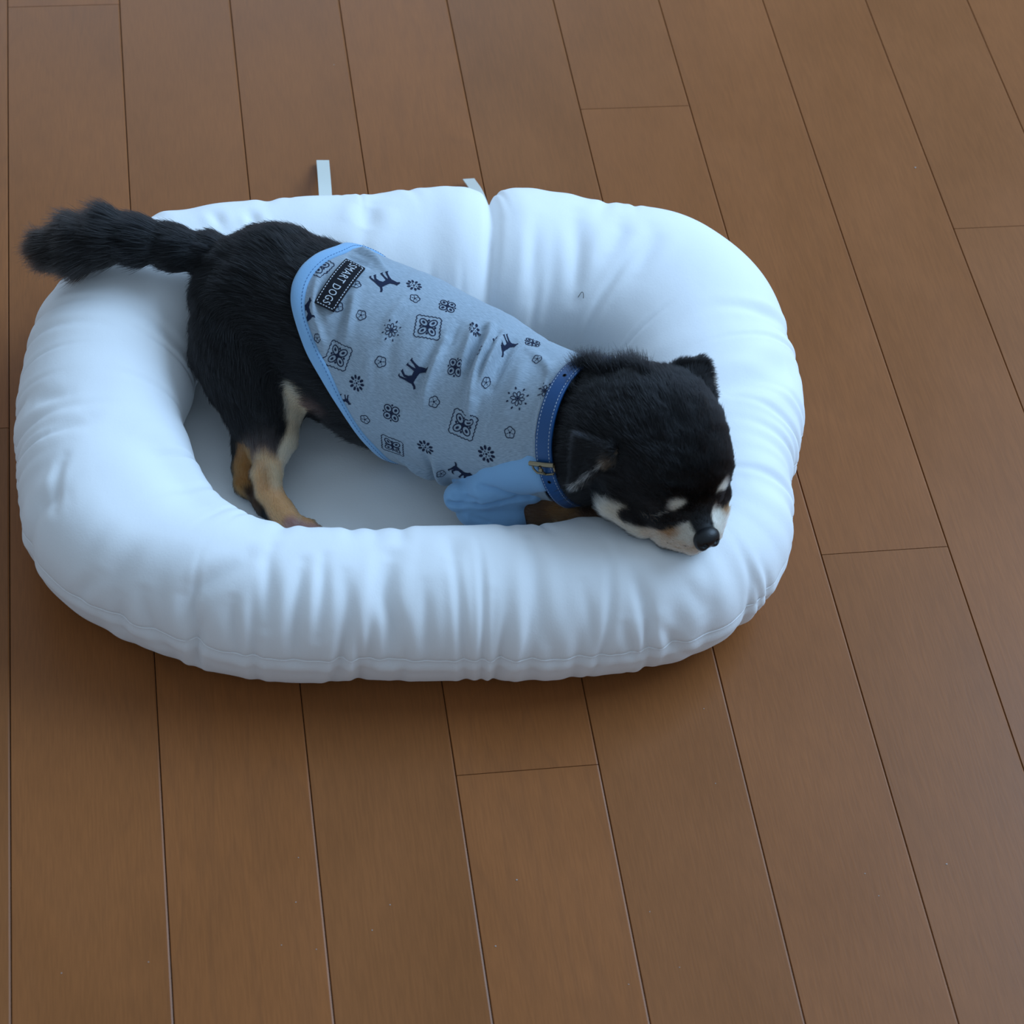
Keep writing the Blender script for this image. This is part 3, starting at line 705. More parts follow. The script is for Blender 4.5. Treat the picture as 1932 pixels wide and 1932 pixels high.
j = np.arange(NTH); j2 = (j + 1) % NTH; n0 = NU * NTH; la = (NU - 1) * NTH
rim = np.vstack([np.stack([j, j2, j2 + n0, j + n0], 1), np.stack([la + j2, la + j, la + j + n0, la + j2 + n0], 1)])
shirt = child('shirt', Vs, np.vstack([SHF, SHF[:, ::-1] + n0, rim]), fabric, label='grey marl dog shirt with navy paisley and dog print')
kn = np.stack([(Sg * .8), (Tg * 45), 0 * Sg], -1).reshape(-1, 3); kn = np.vstack([kn, kn])
ka = shirt.data.attributes.new('knit', 'FLOAT_VECTOR', 'POINT'); ka.data.foreach_set('vector', kn.astype(np.float32).ravel())
# nearest-point lookups on the finished cloth
from mathutils.bvhtree import BVHTree
bvh = BVHTree.FromPolygons(SHw.reshape(-1, 3).tolist(), SHF.tolist())
def cam_hit(px, py, tree=None):
    d = rays((px, py))[0]; h = (tree or bvh).ray_cast(Vector(CAM), Vector(d)); return (np.array(h[0]), np.array(h[1])) if h[0] is not None else (None, None)
def snap(X, off, tree=None):
    out_ = np.empty_like(X)
    for i, x in enumerate(X):
        co, n, _, _ = (tree or bvh).find_nearest(Vector(x)); out_[i] = np.array(co) + np.array(n) * off
    return out_
# hem binding: a rolled strip that runs round the rear edge
def strip_along(E0, E1, nrmv, thick, wseg=6, bul=.9):
    """padded ribbon between two closed edge curves"""
    n = len(E0); prof = []
    for k in range(wseg + 1):
        f = k / wseg; prof.append(E0 * (1 - f) + E1 * f + nrmv * (thick * (math.sin(math.pi * f) ** .5) * bul + .05))
    for k in range(wseg, -1, -1):
        f = k / wseg; prof.append(E0 * (1 - f) + E1 * f - nrmv * thick * .6)
    A = np.stack(prof, 1); m = A.shape[1]
    return A.reshape(-1, 3), grid_faces(n, m, True, True)
hs = HEM
def edge(off_s, off_n, curve):
    s = curve + off_s; X = bil(TG, s, TH2); n_ = nrm(bil(TGn, s, TH2)); return X + n_ * off_n, n_
ms_per = np.linalg.norm(np.gradient(SP, axis=0), axis=1).mean()
u_hem = 7.4 / ms_per
E0, n0_ = edge(-1.2 / ms_per, 0.3, HEM); 
E1 = np.array([SHw[:, jx][int(np.clip(round(u_hem / (NECK[jx] - HEM[jx]) * NU), 1, NU - 1))] for jx in range(NTH)]) + n0_ * .3
for _ in range(14): E1 = (np.roll(E1, 1, 0) + 2 * E1 + np.roll(E1, -1, 0)) / 4
E0 = fix_ground(E0, 21.2); E1 = fix_ground(E1, 21.5)
V, F = strip_along(E0, E1, n0_, 1.3, 8)
child('hem_trim', V, F, blue, shirt, label='light blue hem binding')
hb = BVHTree.FromPolygons(V.tolist(), F.tolist())
def dashes(path, L, gap, r, off=0.0, name='stitching', m=pale, parent=None, **k):
    path = np.asarray(path); l = np.concatenate([[0], np.cumsum(np.linalg.norm(np.diff(path, axis=0), axis=1))]); parts = []; s = 0
    while s + L < l[-1]:
        q = np.stack([np.interp(np.linspace(s, s + L, 4), l, path[:, i]) for i in range(3)], 1)
        V, F = tube(q, [r * .5, r, r, r * .5], 5); parts.append((V, F)); s += L + gap
    V, F = join(parts); return child(name, V, F, m, parent, kind='stuff', **k)
sl = E0 * .18 + E1 * .82 + n0_ * 1.05
dashes(np.vstack([sl, sl[:1]]), 1.3, 0.8, 0.14, m=dthread, parent=shirt, name='hem_stitching')

# ---- navy print: flat shapes laid on the cloth
PRV, PRF = [], []; pc = 0
def addp(X, F):
    global pc
    PRV.append(X); PRF.extend([[i + pc for i in f] for f in F]); pc += len(X)
def frame_at(px, py, rot):
    X, n = cam_hit(px, py)
    if X is None: return None
    t1 = P(px + 10 * math.cos(rot), py + 10 * math.sin(rot), X[2]) - P(px, py, X[2]); t1 = nrm(t1 - (t1 @ n) * n); t2 = np.cross(n, t1)
    t2 = t2 if t2 @ (P(px, py + 5, X[2]) - P(px, py, X[2])) > 0 else -t2
    return X, n, t1, t2
def place(fr, pts2, off=.22):
    X, n, t1, t2 = fr; pts2 = np.asarray(pts2); return snap(X + pts2[:, :1] * t1 + pts2[:, 1:] * t2, off)
def stroke(fr, pts2, wd, closed=False):
    p = np.asarray(pts2, float)
    if closed: p = np.vstack([p, p[:1]])
    l = np.concatenate([[0], np.cumsum(np.linalg.norm(np.diff(p, axis=0), axis=1))]); n = max(3, int(l[-1] / .45)); t = np.linspace(0, l[-1], n)
    p = np.stack([np.interp(t, l, p[:, 0]), np.interp(t, l, p[:, 1])], 1); d = nrm(np.gradient(p, axis=0)); m = np.stack([-d[:, 1], d[:, 0]], 1) * wd * .68
    A = np.stack([p - m, p + m], 1).reshape(-1, 2); addp(place(fr, A), grid_faces(n, 2).tolist())
def fill(fr, poly, hstep=.28):
    poly = np.asarray(poly, float); y0, y1 = poly[:, 1].min(), poly[:, 1].max(); ys = np.arange(y0 + 1e-3, y1, hstep)
    def cr(y):
        xs = []
        for a, b_ in zip(poly, np.roll(poly, -1, 0)):
            if (a[1] > y) != (b_[1] > y): xs.append(a[0] + (y - a[1]) / (b_[1] - a[1]) * (b_[0] - a[0]))
        return sorted(xs)
    V2, F2 = [], []
    for y in ys:
        xs = cr(y + hstep / 2)
        for a, b_ in zip(xs[::2], xs[1::2]):
            n = max(2, int((b_ - a) / 1.0) + 1); q = np.linspace(a, b_, n); k = len(V2)
            V2 += [(x, y) for x in q] + [(x, y + hstep) for x in q]
            F2 += [[k + i, k + i + 1, k + n + i + 1, k + n + i] for i in range(n - 1)]
    if V2: addp(place(fr, V2), F2)
def circ(cx, cy, rx, ry=None, rot=0, n=14):
    ry = ry or rx; a = np.linspace(0, 2 * np.pi, n, endpoint=False); x = rx * np.cos(a); y = ry * np.sin(a)
    return np.stack([cx + x * math.cos(rot) - y * math.sin(rot), cy + x * math.sin(rot) + y * math.cos(rot)], 1)
def m_flower(fr, s):
    a = np.linspace(0, 2 * np.pi, 60, endpoint=False); r = s * (.80 + .20 * np.abs(np.cos(2.5 * a)) * 1.0)
    stroke(fr, np.stack([r * np.cos(a), r * np.sin(a)], 1), .34, True)
    a2 = np.linspace(0, 2 * np.pi, 5, endpoint=False)
    fill(fr, circ(0, 0, .20 * s))
    for t in a2 + .6: stroke(fr, [(.30 * s * math.cos(t), .30 * s * math.sin(t)), (.62 * s * math.cos(t), .62 * s * math.sin(t))], .22)
def petal(fr, t, r0, r1, wd, lw=.32, fl=False):
    m = (r0 + r1) / 2; c = circ(m * math.cos(t), m * math.sin(t), (r1 - r0) / 2, wd, t, 18)
    (fill(fr, c) if fl else stroke(fr, c, lw, True))
def m_clover(fr, s):
    for k in range(4): petal(fr, k * math.pi / 2 + .8, .16 * s, .95 * s, .36 * s, .4); petal(fr, k * math.pi / 2 + .8, .40 * s, .76 * s, .14 * s, fl=True); 
    for k in range(4): t = k * math.pi / 2; fill(fr, circ(.82 * s * math.cos(t), .82 * s * math.sin(t), .1 * s, .1 * s, 0, 8))
    fill(fr, circ(0, 0, .14 * s))
def m_sun(fr, s):
    for k in range(8): petal(fr, k * math.pi / 4, .16 * s, .62 * s, .13 * s, .3)
    for k in range(8): petal(fr, k * math.pi / 4 + .39, .78 * s, 1.02 * s, .07 * s, fl=True)
    fill(fr, circ(0, 0, .12 * s)); 
def m_wheel(fr, s):
    for k in range(10):
        t = k * math.pi / 5; petal(fr, t, .48 * s, .98 * s, .15 * s, fl=True)
        if k % 2 == 0: petal(fr, t + .3, .24 * s, .40 * s, .07 * s, fl=True)
    fill(fr, circ(0, 0, .13 * s))
def m_square(fr, s):
    pts = []
    C4 = [(-s, -s), (s, -s), (s, s), (-s, s)]
    for a, b_ in zip(C4, C4[1:] + C4[:1]):
        a = np.array(a); b_ = np.array(b_); d = b_ - a; nn = np.array([d[1], -d[0]]) / np.linalg.norm(d)
        for u in np.linspace(0, 1, 40, endpoint=False): pts.append(a * .88 + d * .88 * u + nn * (.09 * s * abs(math.sin(u * math.pi * 6))))
    stroke(fr, pts, .34, True)
    fr2 = (fr[0], fr[1], (fr[2] + fr[3]) / math.sqrt(2), (fr[3] - fr[2]) / math.sqrt(2))
    for k in range(4): petal(fr, k * math.pi / 2 + .785, .12 * s, .86 * s, .26 * s, .42); petal(fr, k * math.pi / 2 + .785, .36 * s, .66 * s, .09 * s, fl=True)
    for k in range(4): t = k * math.pi / 2; fill(fr, circ(.56 * s * math.cos(t), .56 * s * math.sin(t), .09 * s, .09 * s, 0, 8)); fill(fr, circ(.34 * s * math.cos(t), .34 * s * math.sin(t), .06 * s, .06 * s, 0, 8))
    fill(fr, circ(0, 0, .13 * s))
DOGP = np.array([(-1.0, -.62), (-.86, -.70), (-.70, -.52), (-.62, -.30), (-.30, -.24), (.15, -.20), (.40, -.38), (.52, -.62), (.60, -.56), (.86, -.50), (.92, -.36), (.72, -.28), (.62, -.06), (.50, .14), (.50, .42), (.56, .84), (.70, .92), (.42, .94), (.36, .50), (.24, .22), (.16, .55), (.14, .86), (.24, .94), (-.02, .94), (.02, .50), (.02, .20), (-.30, .12), (-.50, .30), (-.60, .56), (-.46, .84), (-.36, .92), (-.60, .94), (-.78, .52), (-.66, .24), (-.80, .44), (-.92, .80), (-.80, .94), (-1.02, .92), (-1.04, .70), (-.92, .34), (-.84, -.06), (-.78, -.26), (-.86, -.48)])
def m_dog(fr, s, flip=1): fill(fr, DOGP * s * np.array([1, flip]), .25)
def zp(X, Y): return 520 + X / 3.331, 440 + Y / 3.331
R_ = math.radians
for X, Y, s in [(505, 322, 2.9), (537, 515, 2.9), (875, 410, 2.9), (660, 808, 3.1), (1283, 735, 2.9), (1645, 790, 2.9), (1322, 938, 3.2), (995, 1060, 3.2), (1473, 1253, 3.2), (562, 1170, 2.9), (1040, 1510, 2.8), (392, 462, 2.9), (262, 660, 2.6), (1640, 1310, 2.6)]:
    fr = frame_at(*zp(X, Y), .3 + X * .01)
    if fr: m_flower(fr, s)
for X, Y, s, r in [(700, 308, 7.4, -22), (882, 880, 7.6, -49), (1458, 710, 7.0, -22), (1172, 1502, 6.8, -35), (205, 480, 6.6, -70), (436, 1050, 4.0, -20)]:
    fr = frame_at(*zp(X, Y), R_(r))
    if fr: m_dog(fr, s * 1.0, -1)
for X, Y, s in [(727, 610, 6.2), (1522, 1040, 6.4), (1690, 990, 5.6)]:
    fr = frame_at(*zp(X, Y), .2)
    if fr: m_sun(fr, s)
for X, Y, s, r in [(957, 588, 7.2, 8), (390, 770, 7.2, 25), (1178, 1205, 7.6, 22), (735, 1335, 7.0, 30), (268, 205, 7.0, 30)]:
    fr = frame_at(*zp(X, Y), R_(r))
    if fr: m_square(fr, s)
for X, Y, s in [(1130, 842, 5.8), (728, 1130, 5.8), (1080, 458, 5.4), (1615, 690, 5.0)]:
    fr = frame_at(*zp(X, Y), .15)
    if fr: m_clover(fr, s)
for X, Y, s in [(510, 943, 4.9), (1325, 1388, 5.4), (942, 1345, 5.2), (1245, 598, 5.4), (870, 328, 4.6)]:
    fr = frame_at(*zp(X, Y), .1)
    if fr: m_wheel(fr, s)
child('printed_pattern', np.vstack(PRV), PRF, navy, shirt, smooth=True, kind='stuff')
print('print verts', pc, round(time.time() - T0, 1))

# ---- woven label: black patch, white dashes, lettering
fr = frame_at(*zp(404, 318), 0.0)
cX, cN = fr[0], fr[1]
pA, _ = cam_hit(*zp(487, 205)); pB, _ = cam_hit(*zp(317, 440)); pC, _ = cam_hit(*zp(545, 183)); pD, _ = cam_hit(*zp(432, 152))
ax1 = pB - pA; ax1 = nrm(ax1 - (ax1 @ cN) * cN); ax2 = np.cross(cN, ax1)       # ax1 reads along the words
if ax2 @ (pD - pC) < 0: ax2 = -ax2
# length along ax1, height along ax2 (towards the rump = up of the letters is the other way)
HL, HH = 17.0, 6.3
Lf = (cX, cN, ax1, ax2)
gx, gy = np.meshgrid(np.linspace(-HL, HL, 34), np.linspace(-HH, HH, 13), indexing='ij')
q2 = np.stack([gx.ravel(), gy.ravel()], 1)
bvs = BVHTree.FromPolygons((SH + SHn * 1.2).reshape(-1, 3).tolist(), SHF.tolist())
def placeL(pts2, off): X, n, t1, t2 = Lf; pts2 = np.asarray(pts2); return snap(X + pts2[:, :1] * t1 + pts2[:, 1:] * t2, off, bvs)
lab0 = placeL(q2, .75); lab1 = placeL(q2, -.6)
gf = grid_faces(34, 13); 
n_ = 34 * 13; bi = [i * 13 for i in range(34)]; ring_i = [i * 13 for i in range(34)] + [33 * 13 + k for k in range(1, 13)] + [i * 13 + 12 for i in range(32, -1, -1)] + [k for k in range(11, 0, -1)]
LF = gf.tolist() + (gf[:, ::-1] + n_).tolist() + [[a, b_, b_ + n_, a + n_] for a, b_ in zip(ring_i, ring_i[1:] + ring_i[:1])]
LV = [lab0, lab1]; MI = [0] * len(LF); vc = 2 * n_
def lab_add(pts2, F, mi=1, off=.92):
    global vc
    LV.append(placeL(pts2, off)); LF.extend([[i + vc for i in f] for f in F]); MI.extend([mi] * len(F)); vc += len(pts2)
def lab_dash(a, b_, w_=.5):
    a = np.array(a, float); b_ = np.array(b_, float); L = np.linalg.norm(b_ - a); d = (b_ - a) / L; m = np.array([-d[1], d[0]]) * w_ / 2; s = .3
    while s + 1.0 < L:
        p0, p1 = a + d * s, a + d * (s + 1.0); lab_add([p0 - m, p1 - m, p1 + m, p0 + m], [[0, 1, 2, 3]]); s += 1.75
iL, iH = HL - 1.1, HH - 1.0
for a, b_ in (((-iL, -iH), (iL, -iH)), ((-iL, iH), (iL, iH)), ((-iL, -iH), (-iL, iH)), ((iL, -iH), (iL, iH))): lab_dash(a, b_)
tcu = bpy.data.curves.new('t', 'FONT'); tcu.body = 'SMART DOGS'; tcu.size = 1.0; tcu.align_x = 'CENTER'; tcu.align_y = 'CENTER'; tcu.resolution_u = 3; tcu.space_character = 1.12
to = bpy.data.objects.new('t', tcu); COL.objects.link(to); dg = bpy.context.evaluated_depsgraph_get(); tm = to.evaluated_get(dg).to_mesh()
bmt = bmesh.new(); bmt.from_mesh(tm); bmesh.ops.triangulate(bmt, faces=bmt.faces)
tv = np.array([v.co[:] for v in bmt.verts])[:, :2]; tf = [[v.index for v in f.verts] for f in bmt.faces]; bmt.free(); to.to_mesh_clear(); bpy.data.objects.remove(to); bpy.data.curves.remove(tcu)
ctx = (tv.max(0) + tv.min(0)) / 2; sz = tv.max(0) - tv.min(0); tv = (tv - ctx) / sz * np.array([2 * iL - 2.6, 4.6])
# letter tops point to the front of the dog
lab_add(np.stack([tv[:, 0], -tv[:, 1]], 1) if (np.cross(ax1, -ax2) @ cN) > 0 else tv, tf)
child('label_patch', np.vstack(LV), LF, [black_t, pale], shirt, smooth=False, mi=MI, label='black woven label with white lettering')

# ---- blue raglan sleeve, bunched round the elbow: its own folded surface
SLP = []
def scap(a, b_, ra, rb, k=5): SLP.append(dict(t='c', a=PT(*a), b=PT(*b_), ra=ra, rb=rb, k=k, g='sl'))
def on_cloth(px, py, ra, up): 
    X, n = cam_hit(px, py)
    while X is None: px += (900 - px) * .02; py -= 3; X, n = cam_hit(px, py)
    return X - n * (ra - up)
def ccap(a, b_, ra, rb, k, up=2.0): SLP.append(dict(t='c', a=on_cloth(*a, ra, up), b=on_cloth(*b_, rb, up), ra=ra, rb=rb, k=k, g='sl'))
ccap((868, 922), (925, 912), 7, 9, 5, 3.0)
ccap((895, 918), (960, 905), 8, 10, 6, 3.5)
ccap((930, 905), (1004, 886), 9, 10, 6, 2.6)
ccap((940, 915), (1014, 902), 9, 9, 6, 2.6)
scap((915, 925, 58), (1000, 918, 62), 10, 9.5, 4)
ccap((960, 925), (1020, 915), 8, 7, 5, 2.0)
scap((866, 938, 50), (968, 940, 52), 8.5, 9, 2.6)
scap((892, 962, 42), (972, 962, 44), 9.5, 10.0, 1.6)       # lower roll
scap((922, 976, 38), (955, 976, 39), 9.5, 10.0, 4)
SCUT, CUT = CUT, []
for pts, r, dep in (([(846, 950), (870, 953), (900, 955), (940, 951), (975, 943), (1000, 936)], 1.5, 1.9), ([(905, 918), (935, 925), (965, 934), (1000, 936)], 1.8, 1.5), ([(858, 935), (880, 940), (900, 945)], 1.8, 1.1), ([(890, 975), (920, 985)], 1.5, .8)):
    d = rays(pts); t = (150 - CAM[2]) / d[:, 2]
    for _ in range(70): t = t + np.clip(body_sdf(CAM + t[:, None] * d, 60, SLP), -6, 6) * .8
    X = CAM + t[:, None] * d; n_ = grad(X, SLP); X = X + n_ * (r - dep)
    CUT += [dict(t='c', a=a, b=b_, ra=r, rb=r, k=1.6, g='cut') for a, b_ in zip(X[:-1], X[1:])]
SLV, SLF = mesh_sdf(SLP, 0.9); CUT = SCUT
SLV = SLV + nrm(SLV - SLV.mean(0)) * (.25 * noise2(SLV[:, 0] / 5 + 100, SLV[:, 1] / 5 + 100, 64, 64, 8))[:, None]
SLV[:, 2] = np.maximum(SLV[:, 2], 21)
child('sleeve', SLV, SLF, blue, shirt, label='light blue bunched sleeve')
slb = BVHTree.FromPolygons(SLV.tolist(), SLF.tolist())
seamp = []
for q in catmull([(834, 930, 0), (852, 914, 0), (880, 902, 0), (915, 893, 0), (950, 884, 0), (985, 877, 0), (1008, 869, 0)], 60):
    X, n_ = cam_hit(q[0], q[1])
    if X is not None: seamp.append(X + n_ * .25)
dashes(np.array(seamp), 1.0, .6, .16, m=mat('grey_thread', (.07, .08, .09), .8, .2), parent=shirt, name='raglan_stitching')

# ------------------------------------------------------------------ collar
CO = edge_curve([(1092, 693), (1066, 720), (1044, 765), (1033, 815), (1032, 860), (1040, 895), (1050, 918)], 222)
for _ in range(10): CO = (np.roll(CO, 1) + 2 * CO + np.roll(CO, -1)) / 4
leather = mat('blue_leather', (0.004, 0.062, 0.20), 0.42, 0.5); bump_noise(leather, 1200, .2, .0002)
def ringpos(cs, off): 
    X = bil(TG, cs, TH2); n_ = nrm(bil(TGn, cs, TH2)); return X + n_ * off
cw = 4.9 / ms_per
cc_ = ringpos(CO, 1.6)
for _ in range(8): cc_ = (np.roll(cc_, 1, 0) + cc_ * 2 + np.roll(cc_, -1, 0)) / 4
ctg = nrm(np.roll(cc_, -1, 0) - np.roll(cc_, 1, 0)); cn0 = nrm(bil(TGn, CO, TH2))
for _ in range(20): cn0 = nrm((np.roll(cn0, 1, 0) + cn0 * 2 + np.roll(cn0, -1, 0)) / 4)
cb = nrm(np.cross(ctg, cn0)); cb *= np.sign((cb @ SPt[200]).sum()); cnn = nrm(np.cross(cb, ctg)); cnn *= np.sign(np.sum(cnn * cn0, 1, keepdims=True))
cb = nrm(cb - cnn * .18); 
wv = 4.9
prof = [(-1, 0), (-1, .9), (-.92, 1.25), (-.5, 1.35), (0, 1.38), (.5, 1.35), (.92, 1.25), (1, .9), (1, 0), (.5, -.2), (-.5, -.2)]
A = np.stack([cc_ + cb * wv * a + cnn * b_ for a, b_ in prof], 1)
CV, CF = A.reshape(-1, 3), grid_faces(NTH, len(prof), True, True)
collar = child('collar', CV, CF, leather, label='blue leather collar with white stitching and brass buckle')
for sgn_ in (-1, 1):
    pth = cc_ + cb * (wv * .74 * sgn_) + cnn * 1.36; dashes(np.vstack([pth, pth[:1]]), 1.25, .75, .17, m=pale, parent=collar, name='collar_stitching')
def coll_at(px, py):
    pr = proj(cc_ + cnn * 1.3); d = np.hypot(pr[:, 0] - px, pr[:, 1] - py) + np.where(np.sum(cnn * (CAM - cc_), 1) > 0, 0, 1e4); return int(np.argmin(d))
hm = mat('hole_dark', (.003, .012, .03), .7)
for px, py in ((1066, 710), (1044, 905)):
    i = coll_at(px, py); c0 = cc_[i] + cnn[i] * 1.42; a = np.linspace(0, 2 * np.pi, 14, endpoint=False)
    V = np.vstack([c0 + 1.15 * np.cos(a)[:, None] * cb[i] + 1.15 * np.sin(a)[:, None] * ctg[i] + cnn[i] * .05, c0 + .8 * np.cos(a)[:, None] * cb[i] + .8 * np.sin(a)[:, None] * ctg[i] + cnn[i] * .08])
    F = grid_faces(2, 14, False, True).tolist() + [list(range(14, 28))]
    child('punched_hole', V, F, hm, collar)
brass = mat('antique_brass', (.30, .24, .15), .32, .5, Metallic=1.0)
i = coll_at(1032, 873); c0 = cc_[i] + cnn[i] * 2.2; t_, b_, n_ = ctg[i], cb[i], cnn[i]
if t_ @ (P(1040, 900, 80) - P(1030, 860, 80)) < 0: t_ = -t_
def loc(x, y, z): return c0 + b_ * x + t_ * y + n_ * z
bar = tube(np.array([loc(-7.4, 0, .9), loc(-3, 0, 1.2), loc(3, 0, 1.2), loc(7.4, 0, .9)]), 1.35, 10)
fram = tube(np.array([loc(-6.6, 0, .4), loc(-6.4, 3.6, 0), loc(-5.0, 6.0, -.6), loc(0, 6.8, -1.0), loc(5.0, 6.0, -.6), loc(6.4, 3.6, 0), loc(6.6, 0, .4)]), .6, 8)
pron = tube(np.array([loc(0, 6.4, -.4), loc(0, 4.4, 1.2), loc(0, 2.2, 2.3), loc(0, .3, 2.8)]), .7, 8)
V, F = join([(V, [list(f) for f in F]) for V, F in (bar, fram, pron)] )
buckle = child('buckle', V, F, brass, collar, label='antique brass buckle')
kv, kf = tube(np.array([loc(0, 2.6, 1.6), loc(0, 2.9, 2.6), loc(0, 3.0, 3.3), loc(0, 3.0, 3.6)]), [1.2, 1.35, 1.0, .05], 10); 
child('prong_knob', kv, kf, brass, collar)

# ------------------------------------------------------------------ nose
NO = PT(1333, 1013, 103)
NPR = [dict(t='e', a=NO, R=np.array([5.2, 7.2, 5.0]), M=HM, k=2, g='n'),
       dict(t='e', a=NO + Fd * 1.6 - Ud * 2.2 + Sd * 3.4, R=np.array([4.2, 3.4, 3.6]), M=HM, k=2.0, g='n'),
       dict(t='e', a=NO + Fd * 1.6 - Ud * 2.2 - Sd * 3.4, R=np.array([4.2, 3.4, 3.6]), M=HM, k=2.0, g='n')]
SCUT, CUT = CUT, []
for s_ in (-1, 1):
    b2 = NO + Fd * 3.2 + Ud * .2 + Sd * 6.8 * s_
    CUT.append(dict(t='c', a=NO + Fd * 7.0 + Ud * .9 + Sd * 2.4 * s_, b=NO + Fd * 4.4 + Ud * .9 + Sd * 3.4 * s_, ra=1.5, rb=1.4, k=.5, g='c'))
    CUT.append(dict(t='c', a=NO + Fd * 5.0 + Ud * .4 + Sd * 4.2 * s_, b=b2, ra=.8, rb=.5, k=.4, g='c'))
CUT.append(dict(t='c', a=NO + Fd * 7.4 - Ud * 1, b=NO + Fd * 6.2 - Ud * 6, ra=.6, rb=.6, k=.4, g='c'))
NV, NF = mesh_sdf(NPR, .32); CUT = SCUT
nose_m = mat('nose_leather', (.006, .006, .007), .44, .4); bump_noise(nose_m, 1500, .35, .0003, 2)
child('nose', NV, NF, nose_m, label='glossy black nose')

# ------------------------------------------------------------------ fur
tri = np.vstack([BF[:, [0, 1, 2]], BF[:, [0, 2, 3]]]); ta, tb, tc3 = BV[tri[:, 0]], BV[tri[:, 1]], BV[tri[:, 2]]
cr_ = np.cross(tb - ta, tc3 - ta); ar = np.linalg.norm(cr_, axis=1) / 2
GR = ['trunk', 'neck', 'head', 'muzzle', 'tail', 'thigh', 'shin', 'shin2', 'foot', 'foot2', 'arm', 'arm2', 'ear']
flows = []
for q in PR:
    g = q['g']
    if q['t'] == 'e': f = -Fd * .9 + Ud * .1
    elif g in ('trunk',): f = nrm(q['a'] - q['b']) + np.array([0, 0, -.25])
    elif g == 'neck': f = nrm(q['a'] - q['b'])
    elif g in ('head', 'muzzle'): f = -Fd
    else: f = nrm(q['b'] - q['a'])
    flows.append(nrm(f))
flows = np.array(flows)
LEN = dict(trunk=9.0, neck=12.5, head=5.6, muzzle=1.7, tail=18.0, thigh=7.5, shin=3.4, shin2=4.2, foot=2.4, foot2=3.5, arm=5.0, arm2=4.0, ear=4.2)
LIFT = dict(trunk=.30, neck=.62, head=.42, muzzle=.35, tail=.46, thigh=.30, shin=.32, shin2=.35, foot=.3, foot2=.3, arm=.35, arm2=.3, ear=.45)
DEN = dict(trunk=4.5, neck=6, head=9, muzzle=16, tail=11, thigh=5, shin=11, shin2=9, foot=14, foot2=8, arm=5, arm2=.5, ear=10)
def weights(X):
    Wt = np.zeros((len(X), len(PR)), np.float32)
    for i, q in enumerate(PR):
        lo, hi = pbox(q); m = np.all((X > lo - 16) & (X < hi + 16), 1)
        if m.any(): Wt[m, i] = np.exp(-np.clip(prim_d(X[m], q), -3, 30) / (1.4 if q['g'] == 'ear' else 4.0))
    return Wt / (Wt.sum(1, keepdims=True) + 1e-9)
cenT = (ta + tb + tc3) / 3; nT = nrm(cr_)
gT = grad(cenT[::997]); 
if np.sum(gT * nT[::997]) < 0: nT = -nT
wT = weights(cenT); 
grpM = np.zeros((len(PR), len(GR)), np.float32)
for i, q in enumerate(PR): grpM[i, GR.index(q['g'])] = 1
gw = wT @ grpM
den = gw @ np.array([DEN[g] for g in GR]); facing = np.sum(nT * nrm(CAM - cenT), 1)
den = den * np.where(facing > -.35, 1.0, .35)
# nothing grows through the shirt, the collar, the sleeve or the nose
def covered(X):
    dd = ((X[:, None, ::1] - SP[None, ::4]) ** 2).sum(-1); si = dd.argmin(1) * 4
    s0 = SP[si]; v = X - s0; ang = np.arctan2(-(v * Sx[si]).sum(1), (v * Ux[si]).sum(1)); r = np.linalg.norm(v, axis=1)
    rr0 = bil(RAD[..., None], si.astype(float), ang)[:, 0]
    inT = r < rr0 + .8
    lo_ = at_s(HEM, ang) + 2.0 / ms_per; hi_ = at_s(CO, ang) + 5.6 / ms_per
    return inT & (si > lo_) & (si < hi_)
cov = np.zeros(len(cenT), bool)
for k in range(0, len(cenT), 20000): cov[k:k + 20000] = covered(cenT[k:k + 20000])
cov |= body_sdf(cenT, 20, SLP) < -.3
cov |= body_sdf(cenT, 20, NPR) < .5
cov |= (cenT[:, 2] < 20.5)
den[cov] = 0
num = rng.poisson(den * ar); ti = np.repeat(np.arange(len(tri)), num); NF_ = len(ti)
u, v = rng.random(NF_), rng.random(NF_); sw = u + v > 1; u[sw] = 1 - u[sw]; v[sw] = 1 - v[sw]
RT = ta[ti] + u[:, None] * (tb[ti] - ta[ti]) + v[:, None] * (tc3[ti] - ta[ti]); RN = nT[ti]
Wr = wT[ti]; Gr = gw[ti]
FLW = Wr @ flows; FLW = FLW - np.sum(FLW * RN, 1, keepdims=True) * RN; FLW = nrm(FLW)
LN = Gr @ np.array([LEN[g] for g in GR]); LF_ = Gr @ np.array([LIFT[g] for g in GR])
# the face: short towards the muzzle
fpos = (RT - HC) @ Fd
LN = np.where(Gr[:, GR.index('head')] + Gr[:, GR.index('neck')] > .4, LN * np.clip(1.15 - (fpos - 0) / 75, .42, 1.25), LN)
tpos = np.linalg.norm(RT - PT(410, 490, 97), axis=1); wtail = Gr[:, GR.index('tail')]
LN = LN * (1 - wtail * np.clip(1 - tpos / 48, 0, .62))
dd_ = np.empty(NF_)
for k in range(0, NF_, 20000):
    Xk = RT[k:k + 20000]; si = ((Xk[:, None] - SP[None, ::4]) ** 2).sum(-1).argmin(1) * 4; v = Xk - SP[si]; ang = np.arctan2(-(v * Sx[si]).sum(1), (v * Ux[si]).sum(1)); dd_[k:k + 20000] = (si - at_s(CO, ang)) * ms_per - 4.9
front = (dd_ > -1) & (Gr[:, GR.index('tail')] < .2)
LN = np.where(front, np.minimum(LN, np.maximum(dd_, 0) * .85 + 3.6), LN)
LF_ = np.where(front & (dd_ < 9), LF_ + .35 * np.clip(1 - dd_ / 9, 0, 1), LF_)
LN *= np.clip(rng.normal(1, .16, NF_), .5, 1.4)
